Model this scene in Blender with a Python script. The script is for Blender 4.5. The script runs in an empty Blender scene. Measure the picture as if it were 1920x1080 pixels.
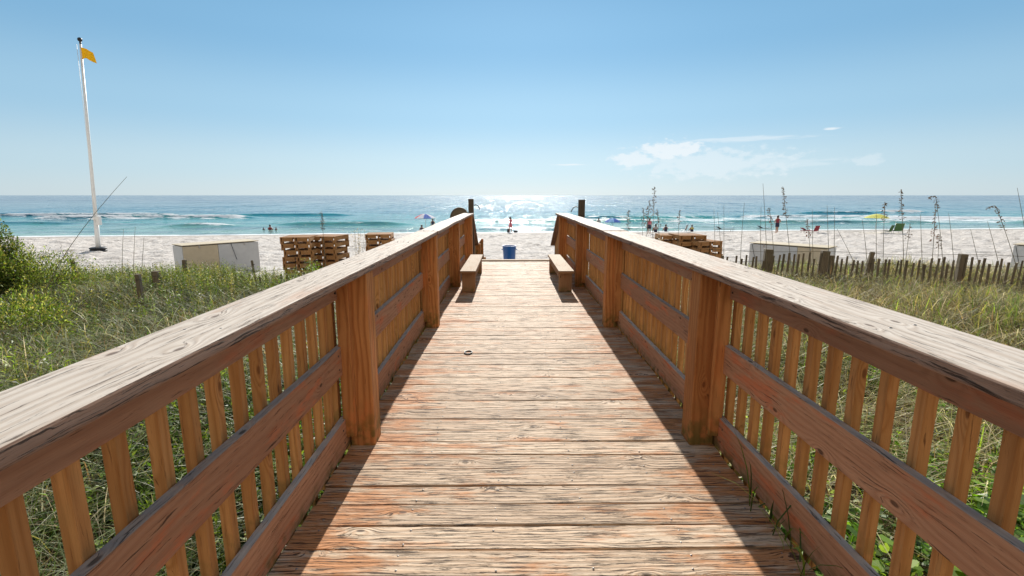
import bpy, bmesh, math, random
import numpy as np
from mathutils import Vector, Matrix
R = math.radians
S = bpy.context.scene
C = S.collection
random.seed(7)
RNG = np.random.default_rng(11)

# ------------------------------------------------------------ camera
F = 929.0; PITCH = 10.6; YAW = 0.31
CAM = Vector((-0.135, 0.0, 1.45))
cd = bpy.data.cameras.new('camera'); co = bpy.data.objects.new('camera', cd); C.objects.link(co)
cd.sensor_width = 36.0; cd.lens = 36.0 * F / 1920.0; cd.clip_end = 60000; cd.clip_start = 0.02
co.location = CAM; co.rotation_euler = (R(90 - PITCH), 0, R(-YAW))
S.camera = co
_m = co.rotation_euler.to_matrix()
def ray(px, py): return (_m @ Vector(((px - 960) / F, -(py - 540) / F, -1.0)))
def at(px, py, Y):
    d = ray(px, py); return CAM + d * ((Y - CAM.y) / d.y)

# ------------------------------------------------------------ light
SUN_EL = 28.0; SUN_AZ = 1.2
w = bpy.data.worlds.new('World'); S.world = w; w.use_nodes = True
def world_nodes():
    nt = w.node_tree; N = nt.nodes; L = nt.links; N.clear()
    out = N.new('ShaderNodeOutputWorld'); bg = N.new('ShaderNodeBackground')
    sky = N.new('ShaderNodeTexSky'); sky.sky_type = 'NISHITA'; sky.sun_disc = False
    sky.sun_elevation = R(SUN_EL); sky.sun_rotation = R(SUN_AZ)
    sky.air_density = 1.0; sky.dust_density = 0.25; sky.ozone_density = 3.0; sky.altitude = 0
    bg.inputs[1].default_value = 0.09
    tc = N.new('ShaderNodeTexCoord'); sep = N.new('ShaderNodeSeparateXYZ'); L.new(tc.outputs['Generated'], sep.inputs[0])
    def M(op, a, b=None, c=None):
        n = N.new('ShaderNodeMath'); n.operation = op
        for i, x in enumerate((a, b, c)):
            if x is None: continue
            if hasattr(x, 'links'): L.new(x, n.inputs[i])
            else: n.inputs[i].default_value = x
        return n.outputs[0]
    az = M('MULTIPLY', M('ARCTAN2', sep.outputs[0], sep.outputs[1]), 57.2958)
    el = M('MULTIPLY', M('ARCSINE', sep.outputs[2]), 57.2958)
    rp = N.new('ShaderNodeValToRGB'); L.new(M('DIVIDE', el, 60.0), rp.inputs[0]); rp.color_ramp.interpolation = 'EASE'
    stops = [(0.0, (.575, .71, .785)), (.05, (.52, .70, .81)), (.14, (.36, .60, .79)), (.26, (.225, .47, .71)), (.40, (.15, .37, .61)), (1.0, (.11, .28, .52))]
    e = rp.color_ramp.elements
    while len(e) < len(stops): e.new(.5)
    for q, (p_, c_) in zip(e, stops): q.position = p_; q.color = c_ + (1,)
    sd = M('MULTIPLY_ADD', M('COSINE', M('MULTIPLY', M('SUBTRACT', az, 2.0), .0174533)), .20, .85)
    gl = M('MULTIPLY_ADD', M('EXPONENT', M('MULTIPLY', M('POWER', M('DIVIDE', M('SUBTRACT', az, 1.2), 26.0), 2.0), -1.0)), .12, .96)
    sc_ = N.new('ShaderNodeVectorMath'); sc_.operation = 'SCALE'; L.new(rp.outputs[0], sc_.inputs[0]); L.new(M('MULTIPLY', M('MULTIPLY', sd, gl), 1.0 / (.09 * 1.5157)), sc_.inputs['Scale'])
    hs = N.new('ShaderNodeMix'); hs.data_type = 'RGBA'; hs.inputs[0].default_value = .08; L.new(sc_.outputs[0], hs.inputs[6]); L.new(sky.outputs[0], hs.inputs[7])
    def nz(fa, fe, det, ro, z=0):
        cb = N.new('ShaderNodeCombineXYZ'); L.new(M('MULTIPLY', az, fa), cb.inputs[0]); L.new(M('MULTIPLY', el, fe), cb.inputs[1]); cb.inputs[2].default_value = z
        n_ = N.new('ShaderNodeTexNoise'); n_.inputs['Scale'].default_value = 1.0; n_.inputs['Detail'].default_value = det; n_.inputs['Roughness'].default_value = ro
        L.new(cb.outputs[0], n_.inputs['Vector']); return n_.outputs[0]
    puff = nz(.8, 1.7, 10, .6, 6.3); wisp = nz(.25, 2.6, 8, .6, 4.0); tot = None
    # az, el, half width, half height, strength, wispy
    for a, e, sa, se, st, wi in ((17.5, 4.8, 3.8, .95, 1.0, 0), (14.0, 3.9, 2.8, .8, .85, 0), (21.5, 3.2, 8.0, 1.6, .5, 0), (24.5, 5.6, 6.0, .35, .55, 1),
                                 (6.9, 3.35, 2.2, .13, .9, 1), (32.0, 6.1, .9, .17, 1.0, 1), (35.5, 3.2, 1.2, .7, .35, 0), (28.0, 3.2, 6.0, .6, .3, 1)):
        g = M('EXPONENT', M('MULTIPLY', M('ADD', M('POWER', M('DIVIDE', M('SUBTRACT', az, a), sa), 2.0), M('POWER', M('DIVIDE', M('SUBTRACT', el, e), se), 2.0)), -1.0))
        mr_ = N.new('ShaderNodeMapRange'); mr_.interpolation_type = 'SMOOTHSTEP'
        L.new(M('ADD', M('MULTIPLY', g, .85 if wi else 1.05), M('MULTIPLY', M('SUBTRACT', wisp if wi else puff, .5), 1.9 if wi else 2.4)), mr_.inputs[0])
        mr_.inputs[1].default_value = .30; mr_.inputs[2].default_value = .80; mr_.inputs[4].default_value = st
        m = M('MULTIPLY', mr_.outputs[0], M('MINIMUM', M('MULTIPLY', g, 4.0), 1.0))
        tot = m if tot is None else M('MAXIMUM', tot, m)
    mix = N.new('ShaderNodeMix'); mix.data_type = 'RGBA'
    L.new(M('MULTIPLY', tot, .72), mix.inputs[0]); L.new(hs.outputs[2], mix.inputs[6])
    mix.inputs[7].default_value = (6.8, 7.1, 7.3, 1)
    # unseen warm bright cloud, added behind the camera as fill for the shaded wood
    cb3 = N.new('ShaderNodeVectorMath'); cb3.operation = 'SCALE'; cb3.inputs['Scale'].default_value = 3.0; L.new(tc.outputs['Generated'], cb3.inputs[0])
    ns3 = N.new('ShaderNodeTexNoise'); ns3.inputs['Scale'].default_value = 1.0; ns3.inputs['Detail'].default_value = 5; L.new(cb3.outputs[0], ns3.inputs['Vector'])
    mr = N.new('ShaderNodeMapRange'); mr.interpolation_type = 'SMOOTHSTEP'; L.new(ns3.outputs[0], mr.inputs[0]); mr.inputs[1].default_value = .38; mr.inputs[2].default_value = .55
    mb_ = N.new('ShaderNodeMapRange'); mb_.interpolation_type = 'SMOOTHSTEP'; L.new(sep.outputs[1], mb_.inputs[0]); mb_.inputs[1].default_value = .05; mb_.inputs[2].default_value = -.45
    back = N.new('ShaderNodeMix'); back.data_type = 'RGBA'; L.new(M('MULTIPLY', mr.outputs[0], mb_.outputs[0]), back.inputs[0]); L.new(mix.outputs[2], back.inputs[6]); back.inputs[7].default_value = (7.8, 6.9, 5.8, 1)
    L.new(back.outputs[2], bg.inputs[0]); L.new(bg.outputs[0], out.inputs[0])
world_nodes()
sl = bpy.data.lights.new('sun', 'SUN'); sl.energy = 4.8; sl.angle = R(.5); sl.color = (1.0, .95, .87)
so = bpy.data.objects.new('sun', sl); C.objects.link(so)
so.rotation_euler = (R(90 - SUN_EL), 0, R(180 - SUN_AZ))
S.view_settings.view_transform = 'Standard'; S.view_settings.look = 'None'; S.view_settings.gamma = 1
S.view_settings.exposure = 0.6

# ------------------------------------------------------------ node helper
class NT:
    def __init__(s, name):
        s.m = bpy.data.materials.new(name); s.m.use_nodes = True
        s.t = s.m.node_tree; s.N = s.t.nodes; s.L = s.t.links
        s.b = s.N.get('Principled BSDF'); s.out = s.N.get('Material Output')
    def n(s, k): return s.N.new(k)
    def set(s, inp, x):
        if hasattr(x, 'links'): s.L.new(x, inp)
        else: inp.default_value = x
    def M(s, op, a, b=None, c=None):
        n = s.n('ShaderNodeMath'); n.operation = op
        for i, x in enumerate((a, b, c)):
            if x is not None: s.set(n.inputs[i], x)
        return n.outputs[0]
    def mix(s, f, a, b, mode='MIX'):
        n = s.n('ShaderNodeMix'); n.data_type = 'RGBA'; n.blend_type = mode
        s.set(n.inputs[0], f)
        for i, x in ((6, a), (7, b)):
            s.set(n.inputs[i], x if hasattr(x, 'links') else (tuple(x) + (1,))[:4])
        return n.outputs[2]
    def noise(s, vec, sc=1, det=4, ro=.5, dist=0, dim='3D'):
        n = s.n('ShaderNodeTexNoise'); n.noise_dimensions = dim
        n.inputs['Scale'].default_value = sc; n.inputs['Detail'].default_value = det
        n.inputs['Roughness'].default_value = ro; n.inputs['Distortion'].default_value = dist
        s.L.new(vec, n.inputs['Vector']); return n.outputs[0]
    def xyz(s, x, y, z=0):
        n = s.n('ShaderNodeCombineXYZ')
        for i, v in enumerate((x, y, z)): s.set(n.inputs[i], v)
        return n.outputs[0]
    def sep(s, v):
        n = s.n('ShaderNodeSeparateXYZ'); s.L.new(v, n.inputs[0]); return n.outputs
    def ramp(s, f, lo, hi, a=0.0, b=1.0, smooth=True):
        n = s.n('ShaderNodeMapRange'); n.interpolation_type = 'SMOOTHSTEP' if smooth else 'LINEAR'
        s.set(n.inputs[0], f)
        for i, v in enumerate((lo, hi, a, b)): n.inputs[i + 1].default_value = v
        return n.outputs[0]
    def bump(s, h, st=.5, dist=.01, nrm=None):
        n = s.n('ShaderNodeBump'); n.inputs['Strength'].default_value = st; n.inputs['Distance'].default_value = dist
        s.L.new(h, n.inputs['Height'])
        if nrm is not None: s.L.new(nrm, n.inputs['Normal'])
        return n.outputs[0]
    def pos(s): return s.n('ShaderNodeNewGeometry').outputs['Position']
    def P(s, **k):
        for a, v in k.items():
            s.set(s.b.inputs[a.replace('_', ' ')], v)
        return s.m

def wood(name, light, mid, dark, stain=None, stain_amt=.5, crack=.55, rings=75, rough=.8, algae=False, ringamt=.5, bumpst=.6, spec=.3, fineamt=.28, bigamt=.5, worn=False, knots=.32):
    s = NT(name)
    uv = s.n('ShaderNodeUVMap'); uv.uv_map = 'UVMap'
    u, v, _ = s.sep(uv.outputs[0])
    n1 = s.noise(s.xyz(s.M('MULTIPLY', u, .9), s.M('MULTIPLY', v, 7)), 1, 3, .5)
    vo = s.n('ShaderNodeTexVoronoi'); vo.voronoi_dimensions = '2D'; vo.inputs['Scale'].default_value = 1
    kd = s.xyz(s.M('MULTIPLY', u, 3.0), s.M('MULTIPLY', v, 7.0)); s.L.new(kd, vo.inputs['Vector'])
    d = vo.outputs['Distance']; on = s.M('GREATER_THAN', s.sep(vo.outputs['Color'])[0], 1 - knots)
    knot = s.M('MULTIPLY', on, s.M('EXPONENT', s.M('MULTIPLY', s.M('POWER', s.M('DIVIDE', d, .075), 2.0), -1.0)))
    wide = s.M('MULTIPLY', on, s.M('EXPONENT', s.M('MULTIPLY', s.M('POWER', s.M('DIVIDE', d, .2), 2.0), -1.0)))
    ph = s.M('ADD', s.M('ADD', s.M('MULTIPLY', v, rings * 6.283 / 1.9), s.M('MULTIPLY', n1, 26)), s.M('MULTIPLY', wide, 16))
    ring = s.M('MULTIPLY_ADD', s.M('SINE', ph), .5, .5)
    fine = s.noise(s.xyz(s.M('MULTIPLY', u, 9), s.M('MULTIPLY', v, 420)), 1, 3, .6)
    wob = s.noise(s.xyz(s.M('MULTIPLY', u, 6), s.M('MULTIPLY', v, 25), 9), 1, 3, .6)
    cr = s.noise(s.xyz(s.M('ADD', s.M('MULTIPLY', u, 4.5), s.M('MULTIPLY', wide, 1.0)), s.M('ADD', s.M('MULTIPLY', v, 130), s.M('ADD', s.M('MULTIPLY', n1, 9), s.M('ADD', s.M('MULTIPLY', wob, 3.0), s.M('MULTIPLY', wide, 5))))), 1, 6, .7)
    crk = s.ramp(cr, crack, crack + .065)
    big = s.noise(s.xyz(s.M('MULTIPLY', u, 1.1), s.M('MULTIPLY', v, 3.3)), 1, 4, .6)
    col = s.mix(s.M('MULTIPLY', s.M('POWER', ring, 1.6), ringamt), light, mid)
    col = s.mix(s.ramp(big, .35, .7, 0, bigamt), col, mid)
    tone = s.noise(s.xyz(s.M('MULTIPLY', u, .04), s.M('MULTIPLY', v, .35), 5), 1, 2, .5)
    col = s.mix(s.ramp(tone, .35, .65, 0, .45), col, tuple(x * .62 for x in mid))
    if stain:
        st = s.noise(s.xyz(s.M('MULTIPLY', u, 2.3), s.M('MULTIPLY', v, 9), 3.3), 1, 5, .65)
        lo = st
        if worn:   # colour has survived where fewer feet pass, towards both railings
            px_ = s.M('ABSOLUTE', s.sep(s.pos())[0]); lo = s.M('ADD', st, s.ramp(px_, .35, .95, -.02, .10))
        col = s.mix(s.ramp(lo, .52, .68, 0, stain_amt), col, stain)
    col = s.mix(s.ramp(fine, .4, .8, 0, fineamt), col, dark)
    col = s.mix(s.M('MULTIPLY', crk, .85), col, dark)
    col = s.mix(s.ramp(knot, .35, .8, 0, .8), col, dark)
    if algae:
        p = s.sep(s.pos()); al = s.noise(s.pos(), 14, 4)
        f = s.M('MULTIPLY', s.ramp(p[2], .0, algae, 1, 0), s.ramp(al, .4, .62, 0, .75))
        col = s.mix(f, col, (.09, .10, .025))
    h = s.M('SUBTRACT', s.M('MULTIPLY', ring, -.3), s.M('ADD', s.M('MULTIPLY', crk, 1.3), s.M('MULTIPLY', fine, .35)))
    s.P(Base_Color=col, Roughness=rough, Normal=s.bump(h, bumpst, .004))
    s.b.inputs['Specular IOR Level'].default_value = spec
    return s.m

M = {}
M['deck'] = wood('weathered_deck', (.73, .565, .40), (.53, .33, .185), (.045, .027, .018), (.54, .21, .06), .85, crack=.532, rings=70, bumpst=1.0, rough=.72, ringamt=.6, fineamt=.35, bigamt=.35, worn=True, knots=.3)
M['cap_top'] = wood('silvered_cap', (.70, .62, .53), (.42, .32, .24), (.11, .07, .05), (.50, .30, .20), .45, crack=.572, rings=60, bumpst=.7, rough=.7, ringamt=.55, spec=.12, fineamt=.2, bigamt=.25)
M['cap_side'] = wood('cap_side_brown', (.40, .255, .18), (.26, .15, .10), (.035, .022, .016), (.2, .12, .08), .4, crack=.54, rings=70, bumpst=1.0, spec=.15)
M['rail'] = wood('rail_brown', (.56, .30, .17), (.38, .17, .09), (.07, .035, .022), (.60, .165, .065), .75, crack=.575, rings=60, algae=.10, spec=.12)
M['rail_top'] = wood('rail_edge_grey', (.50, .42, .35), (.36, .27, .22), (.06, .045, .035), None, 0, crack=.57, rings=60, spec=.08)
M['fascia'] = wood('fascia_brown', (.43, .235, .14), (.30, .145, .085), (.05, .03, .02), (.46, .14, .065), .55, crack=.60, rings=45, spec=.12)
M['post'] = wood('post_orange', (.62, .28, .10), (.37, .135, .042), (.16, .055, .02), (.68, .22, .07), .5, crack=.60, rings=48, algae=.32, spec=.12, ringamt=.75)
M['baluster'] = wood('baluster_orange', (.68, .34, .125), (.43, .18, .056), (.16, .06, .022), (.50, .27, .10), .5, crack=.61, rings=50, algae=.38, spec=.12, ringamt=.7)
M['pale_wood'] = wood('bench_wood', (.60, .50, .38), (.50, .36, .24), (.07, .045, .03), (.34, .19, .1), .4, crack=.6, spec=.15)
M['bench_side'] = wood('bench_side', (.40, .23, .12), (.30, .155, .075), (.07, .035, .02), (.3, .13, .06), .4, crack=.62, algae=.12, spec=.15)
M['dark_post'] = wood('tall_post_wood', (.10, .075, .05), (.07, .05, .032), (.02, .014, .01), None, 0)
M['picket'] = wood('fence_grey_wood', (.22, .17, .11), (.14, .105, .065), (.02, .016, .012), None, 0)
M['pallet'] = wood('pallet_wood', (.40, .20, .07), (.27, .12, .04), (.05, .025, .012), (.45, .28, .13), .45, crack=.6)
def plain(name, c, rough=.6, metal=0, var=.15, bump=0):
    s = NT(name); n = s.noise(s.pos(), 7, 4)
    col = s.mix(s.ramp(n, .3, .7, 0, var), c, tuple(x * .5 for x in c))
    s.P(Base_Color=col, Roughness=rough, Metallic=metal)
    if bump: s.P(Normal=s.bump(s.noise(s.pos(), 60, 3), bump, .01))
    return s.m
M['metal'] = plain('galvanised', (.45, .44, .42), .4, 1)
M['iron'] = plain('dark_iron', (.03, .03, .03), .45, .6)
M['nail'] = plain('nail_steel', (.30, .28, .26), .5, 1)
M['white'] = plain('white_paint', (.75, .75, .73), .45)
M['blue_plastic'] = plain('blue_plastic', (.015, .10, .33), .4, var=.3)
M['black'] = plain('black_rubber', (.018, .018, .02), .6)
M['cream'] = plain('cream_panel', (.52, .43, .29), .7)
M['greypanel'] = plain('pale_grey_panel', (.5, .5, .49), .7)
M['canvas_dark'] = plain('brown_canvas', (.12, .09, .06), .8, var=.4)
M['skin'] = plain('skin_tan', (.36, .19, .12), .6)
M['skin2'] = plain('skin_ruddy', (.32, .13, .09), .6)
M['hair'] = plain('hair_dark', (.035, .022, .015), .5)
M['navy'] = plain('navy_cloth', (.02, .02, .05), .8)
M['redcloth'] = plain('red_cloth', (.24, .025, .04), .8)
M['greycloth'] = plain('grey_cloth', (.35, .35, .36), .8)
M['pinkcloth'] = plain('pink_cloth', (.5, .12, .16), .8)
M['greencloth'] = plain('green_cloth', (.07, .16, .05), .8)
M['bluecloth'] = plain('blue_cloth', (.06, .16, .42), .8)
M['yellowcloth'] = plain('yellow_cloth', (.6, .55, .15), .8)

def leafmat(name, rough=.5, tr=.45):
    s = NT(name)
    a = s.n('ShaderNodeAttribute'); a.attribute_name = 'Col'
    s.P(Base_Color=a.outputs['Color'], Roughness=rough)
    s.b.inputs['Specular IOR Level'].default_value = .45
    t = s.n('ShaderNodeBsdfTranslucent')
    hs = s.n('ShaderNodeHueSaturation'); hs.inputs['Value'].default_value = 1.5; hs.inputs['Saturation'].default_value = 1.1
    s.L.new(a.outputs['Color'], hs.inputs['Color']); s.L.new(hs.outputs[0], t.inputs[0])
    mx = s.n('ShaderNodeMixShader'); mx.inputs[0].default_value = tr
    s.L.new(s.b.outputs[0], mx.inputs[1]); s.L.new(t.outputs[0], mx.inputs[2]); s.L.new(mx.outputs[0], s.out.inputs[0])
    return s.m
M['leaf'] = leafmat('leaf_green', .5, .5)

def clothmat(name, c, tr=.4):
    s = NT(name); s.P(Base_Color=c + (1,), Roughness=.8)
    t = s.n('ShaderNodeBsdfTranslucent'); t.inputs[0].default_value = c + (1,)
    mx = s.n('ShaderNodeMixShader'); mx.inputs[0].default_value = tr
    s.L.new(s.b.outputs[0], mx.inputs[1]); s.L.new(t.outputs[0], mx.inputs[2]); s.L.new(mx.outputs[0], s.out.inputs[0])
    return s.m
M['flag'] = clothmat('flag_yellow', (.78, .54, .02), .5)
M['u_red'] = clothmat('umbrella_red', (.75, .04, .05)); M['u_white'] = clothmat('umbrella_white', (.75, .75, .8))
M['u_blue'] = clothmat('umbrella_blue', (.04, .14, .55)); M['u_yellow'] = clothmat('umbrella_yellow', (.8, .78, .22))
M['u_lblue'] = clothmat('umbrella_pale_blue', (.25, .5, .8))

# ------------------------------------------------------------ object helpers
def tag(o, label=None, cat=None, group=None, kind=None):
    if label: o['label'] = label
    if cat: o['category'] = cat
    if group: o['group'] = group
    if kind: o['kind'] = kind
    return o
def empty(name, loc=(0, 0, 0), rz=0, label=None, cat=None, group=None):
    o = bpy.data.objects.new(name, None); C.objects.link(o); o.location = loc; o.rotation_euler.z = rz
    o.empty_display_size = .1
    return tag(o, label, cat, group)
class MB:
    def __init__(s): s.v = []; s.f = []; s.uv = []; s.mi = []; s.sm = []
    def poly(s, pts, uvs=None, mi=0, sm=False):
        i = len(s.v); s.v += [tuple(p) for p in pts]; s.f.append(tuple(range(i, i + len(pts))))
        s.uv += list(uvs) if uvs else [(p[0], p[1]) for p in pts]; s.mi.append(mi); s.sm.append(sm)
    def box(s, c, size, axis=0, rot=None, mis=(0,) * 6, warp=None, seg=1, ouv=None):
        """board centred at c; axis = grain axis; mis = material per face (-x,+x,-y,+y,-z,+z); warp(u)->offset Vector"""
        hx = [x / 2 for x in size]; c = Vector(c); Rm = rot or Matrix.Identity(3)
        o = ouv or (random.uniform(0, 60), random.uniform(0, 60))
        n = seg + 1; oth = [a for a in range(3) if a != axis]
        a, b = oth
        rings = []
        for k in range(n):
            t = -1 + 2 * k / seg; row = []
            for (sa, sb) in ((-1, -1), (1, -1), (1, 1), (-1, 1)):
                p = [0, 0, 0]; p[axis] = t * hx[axis]; p[a] = sa * hx[a]; p[b] = sb * hx[b]
                q = Vector(p)
                if warp: q = q + warp(t, sa, sb)
                q = Rm @ q + c
                row.append(len(s.v)); s.v.append(tuple(q))
            rings.append(row)
        per = [0, size[a], size[a] + size[b], 2 * size[a] + size[b], 2 * size[a] + 2 * size[b]]
        facekey = [2 * b, 2 * a + 1, 2 * b + 1, 2 * a]  # sides between corner j and j+1
        flip = (axis == 1)
        for k in range(seg):
            for j in range(4):
                j2 = (j + 1) % 4
                idx = [rings[k][j], rings[k][j2], rings[k + 1][j2], rings[k + 1][j]]
                L0 = o[0] + k * size[axis] / seg; L1 = o[0] + (k + 1) * size[axis] / seg
                uu = [(L0, o[1] + per[j]), (L0, o[1] + per[j + 1]), (L1, o[1] + per[j + 1]), (L1, o[1] + per[j])]
                if not flip: idx = idx[::-1]; uu = uu[::-1]
                s.f.append(tuple(idx)); s.uv += uu; s.mi.append(mis[facekey[j]]); s.sm.append(False)
        e0 = list(rings[0]); e1 = list(rings[-1])[::-1]
        ue = [(o[0], o[1]), (o[0] + .02, o[1]), (o[0] + .02, o[1] + size[b]), (o[0], o[1] + size[b])]
        if flip: e0 = e0[::-1]; e1 = e1[::-1]
        s.f.append(tuple(e0)); s.uv += ue; s.mi.append(mis[2 * axis]); s.sm.append(False)
        s.f.append(tuple(e1)); s.uv += ue; s.mi.append(mis[2 * axis + 1]); s.sm.append(False)
    def tube(s, pts, rad, n=8, mi=0, caps=True):
        pts = [Vector(p) for p in pts]
        if not hasattr(rad, '__len__'): rad = [rad] * len(pts)
        rings = []; ref = None; L = 0
        for i, p in enumerate(pts):
            t = (pts[min(i + 1, len(pts) - 1)] - pts[max(i - 1, 0)]).normalized()
            if ref is None: ref = t.orthogonal().normalized()
            ref = (ref - t * ref.dot(t)).normalized(); bi = t.cross(ref)
            row = []
            for k in range(n):
                a = 2 * math.pi * k / n; row.append(len(s.v)); s.v.append(tuple(p + (ref * math.cos(a) + bi * math.sin(a)) * rad[i]))
            rings.append(row)
        for i in range(len(pts) - 1):
            l = (pts[i + 1] - pts[i]).length
            for k in range(n):
                k2 = (k + 1) % n
                s.f.append((rings[i][k], rings[i][k2], rings[i + 1][k2], rings[i + 1][k]))
                s.uv += [(L, k / n * .3), (L, (k + 1) / n * .3), (L + l, (k + 1) / n * .3), (L + l, k / n * .3)]; s.mi.append(mi); s.sm.append(True)
            L += l
        if caps:
            for r in (rings[0][::-1], rings[-1]):
                s.f.append(tuple(r)); s.uv += [(0, 0)] * n; s.mi.append(mi); s.sm.append(False)
    def lathe(s, c, prof, n=20, mi=0, sx=1, sy=1):
        rings = []
        for (r, z) in prof:
            row = []
            for k in range(n):
                a = 2 * math.pi * k / n; row.append(len(s.v)); s.v.append((c[0] + r * math.cos(a) * sx, c[1] + r * math.sin(a) * sy, c[2] + z))
            rings.append(row)
        for i in range(len(prof) - 1):
            for k in range(n):
                k2 = (k + 1) % n
                s.f.append((rings[i][k], rings[i][k2], rings[i + 1][k2], rings[i + 1][k])); s.uv += [(0, 0), (.1, 0), (.1, .1), (0, .1)]; s.mi.append(mi); s.sm.append(True)
    def build(s, name, mats, parent=None, bevel=0, smooth=None):
        me = bpy.data.meshes.new(name); me.from_pydata(s.v, [], s.f); 
        ul = me.uv_layers.new(name='UVMap'); ul.data.foreach_set('uv', np.array(s.uv, dtype=np.float32).ravel())
        for m in (mats if isinstance(mats, (list, tuple)) else [mats]): me.materials.append(m)
        me.polygons.foreach_set('material_index', s.mi); me.polygons.foreach_set('use_smooth', s.sm); me.update()
        o = bpy.data.objects.new(name, me); C.objects.link(o)
        if parent: o.parent = parent
        if bevel:
            b = o.modifiers.new('Bevel', 'BEVEL'); b.width = bevel; b.segments = 2; b.limit_method = 'ANGLE'; b.angle_limit = R(40)
        return o

# ------------------------------------------------------------ numpy noise + terrain
_tab = RNG.random((256, 256))
def vnoise(x, y):
    x = np.asarray(x, float); y = np.asarray(y, float)
    xi = np.floor(x).astype(int); yi = np.floor(y).astype(int); fx = x - xi; fy = y - yi
    fx = fx * fx * (3 - 2 * fx); fy = fy * fy * (3 - 2 * fy)
    a = _tab[xi & 255, yi & 255]; b = _tab[(xi + 1) & 255, yi & 255]; c = _tab[xi & 255, (yi + 1) & 255]; d = _tab[(xi + 1) & 255, (yi + 1) & 255]
    return (a * (1 - fx) + b * fx) * (1 - fy) + (c * (1 - fx) + d * fx) * fy
def fbm(x, y, o=4):
    t = 0; a = .5
    for i in range(o): t = t + a * vnoise(x * 2 ** i + 17.3 * i, y * 2 ** i + 9.1 * i); a *= .5
    return t / (1 - .5 ** o)
def sm(x, a, b):
    t = np.clip((x - a) / (b - a), 0, 1); return t * t * (3 - 2 * t)
def shore(X): return 54.0 + .105 * X + 1.2 * (fbm(np.asarray(X) / 14 + 40, np.zeros_like(np.asarray(X, float)) + 3, 3) - .5) * 2
def dune_edge(X): return 12.6 + 1.6 * (fbm(np.asarray(X) / 3.0 + 9, np.zeros_like(np.asarray(X, float)) + 1.5, 3) - .5) * 2
def height(X, Y):
    X = np.asarray(X, float); Y = np.asarray(Y, float)
    SEA = -2.55
    b = -1.45 + (Y - 18) / (shore(X) - 18) * (SEA + 1.45)
    b = np.where(Y > shore(X), SEA - (Y - shore(X)) * .03, b)
    b = np.maximum(b, -9.0)
    d = -.78 + .22 * (fbm(X / 2.5, Y / 2.5, 3) - .5) * 2 + np.where(X > 0, .06, .0) + .17 * sm(X, 2, 5) * sm(Y, 5, 9.5) - .10 * sm(np.abs(X), 0, 2) * 0
    k = sm(Y, dune_edge(X) - 1.5, dune_edge(X) + 4.5)
    return d * (1 - k) + b * k
def gh(x, y): return float(height(x, y))
def gnd(px, py):
    d = ray(px, py); lo, hi = 1.0, 200.0
    for _ in range(60):
        m = (lo + hi) / 2; p = CAM + d * m
        if p.z > gh(p.x, p.y): lo = m
        else: hi = m
    return CAM + d * lo

def grid(name, xs, ys, zf, mat, attrs=None, smooth=True):
    X, Y = np.meshgrid(xs, ys); Z = zf(X, Y); n, m = X.shape
    v = np.stack([X, Y, Z], -1).reshape(-1, 3).astype(np.float32)
    i = np.arange(n * m).reshape(n, m)
    q = np.stack([i[:-1, :-1], i[:-1, 1:], i[1:, 1:], i[1:, :-1]], -1).reshape(-1, 4)
    me = rawmesh(name, v, q); me.materials.append(mat)
    me.polygons.foreach_set('use_smooth', np.ones(len(q), bool))
    for k, fn in (attrs or {}).items():
        a = me.attributes.new(k, 'FLOAT', 'POINT'); a.data.foreach_set('value', fn(X, Y).ravel().astype(np.float32))
    o = bpy.data.objects.new(name, me); C.objects.link(o); return o
def rawmesh(name, v, faces):
    me = bpy.data.meshes.new(name); k = faces.shape[1]
    me.vertices.add(len(v)); me.vertices.foreach_set('co', np.ascontiguousarray(v, dtype=np.float32).ravel())
    me.loops.add(faces.size); me.loops.foreach_set('vertex_index', faces.ravel().astype(np.int32))
    me.polygons.add(len(faces)); me.polygons.foreach_set('loop_start', np.arange(0, faces.size, k, dtype=np.int32))
    me.polygons.foreach_set('loop_total', np.full(len(faces), k, dtype=np.int32)); me.update(calc_edges=True); me.validate(); return me

def mat_ground():
    s = NT('sand_and_litter'); p = s.pos(); x, y, z = s.sep(p)
    n = s.noise(p, .9, 5); n2 = s.noise(p, 6, 6, .65); n3 = s.noise(p, 40, 3)
    sand = s.mix(s.ramp(n2, .3, .7), (.67, .61, .55), (.50, .45, .40))
    sand = s.mix(s.ramp(s.noise(s.xyz(s.M('MULTIPLY', x, .25), s.M('MULTIPLY', y, 1.2)), 1, 5), .45, .7, 0, .5), sand, (.66, .62, .58))
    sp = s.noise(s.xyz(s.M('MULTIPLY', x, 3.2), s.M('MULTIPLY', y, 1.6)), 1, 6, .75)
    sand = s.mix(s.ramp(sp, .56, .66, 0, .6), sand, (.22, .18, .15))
    a = s.n('ShaderNodeAttribute'); a.attribute_name = 'wet'
    sand = s.mix(a.outputs['Fac'], sand, (.27, .23, .19))
    a2 = s.n('ShaderNodeAttribute'); a2.attribute_name = 'weed'
    sand = s.mix(a2.outputs['Fac'], sand, (.10, .075, .05))
    lit = s.mix(s.ramp(n3, .35, .65), (.07, .05, .03), (.19, .14, .08))
    a3 = s.n('ShaderNodeAttribute'); a3.attribute_name = 'dune'
    f = s.ramp(s.M('ADD', a3.outputs['Fac'], s.M('MULTIPLY', s.M('SUBTRACT', n, .5), .9)), .35, .65)
    col = s.mix(f, sand, lit)
    h = s.M('ADD', s.M('MULTIPLY', n2, .8), s.M('MULTIPLY', n3, .2))
    s.P(Base_Color=col, Roughness=.9, Normal=s.bump(h, 1.0, .11)); s.b.inputs['Specular IOR Level'].default_value = .2
    return s.m
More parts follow.
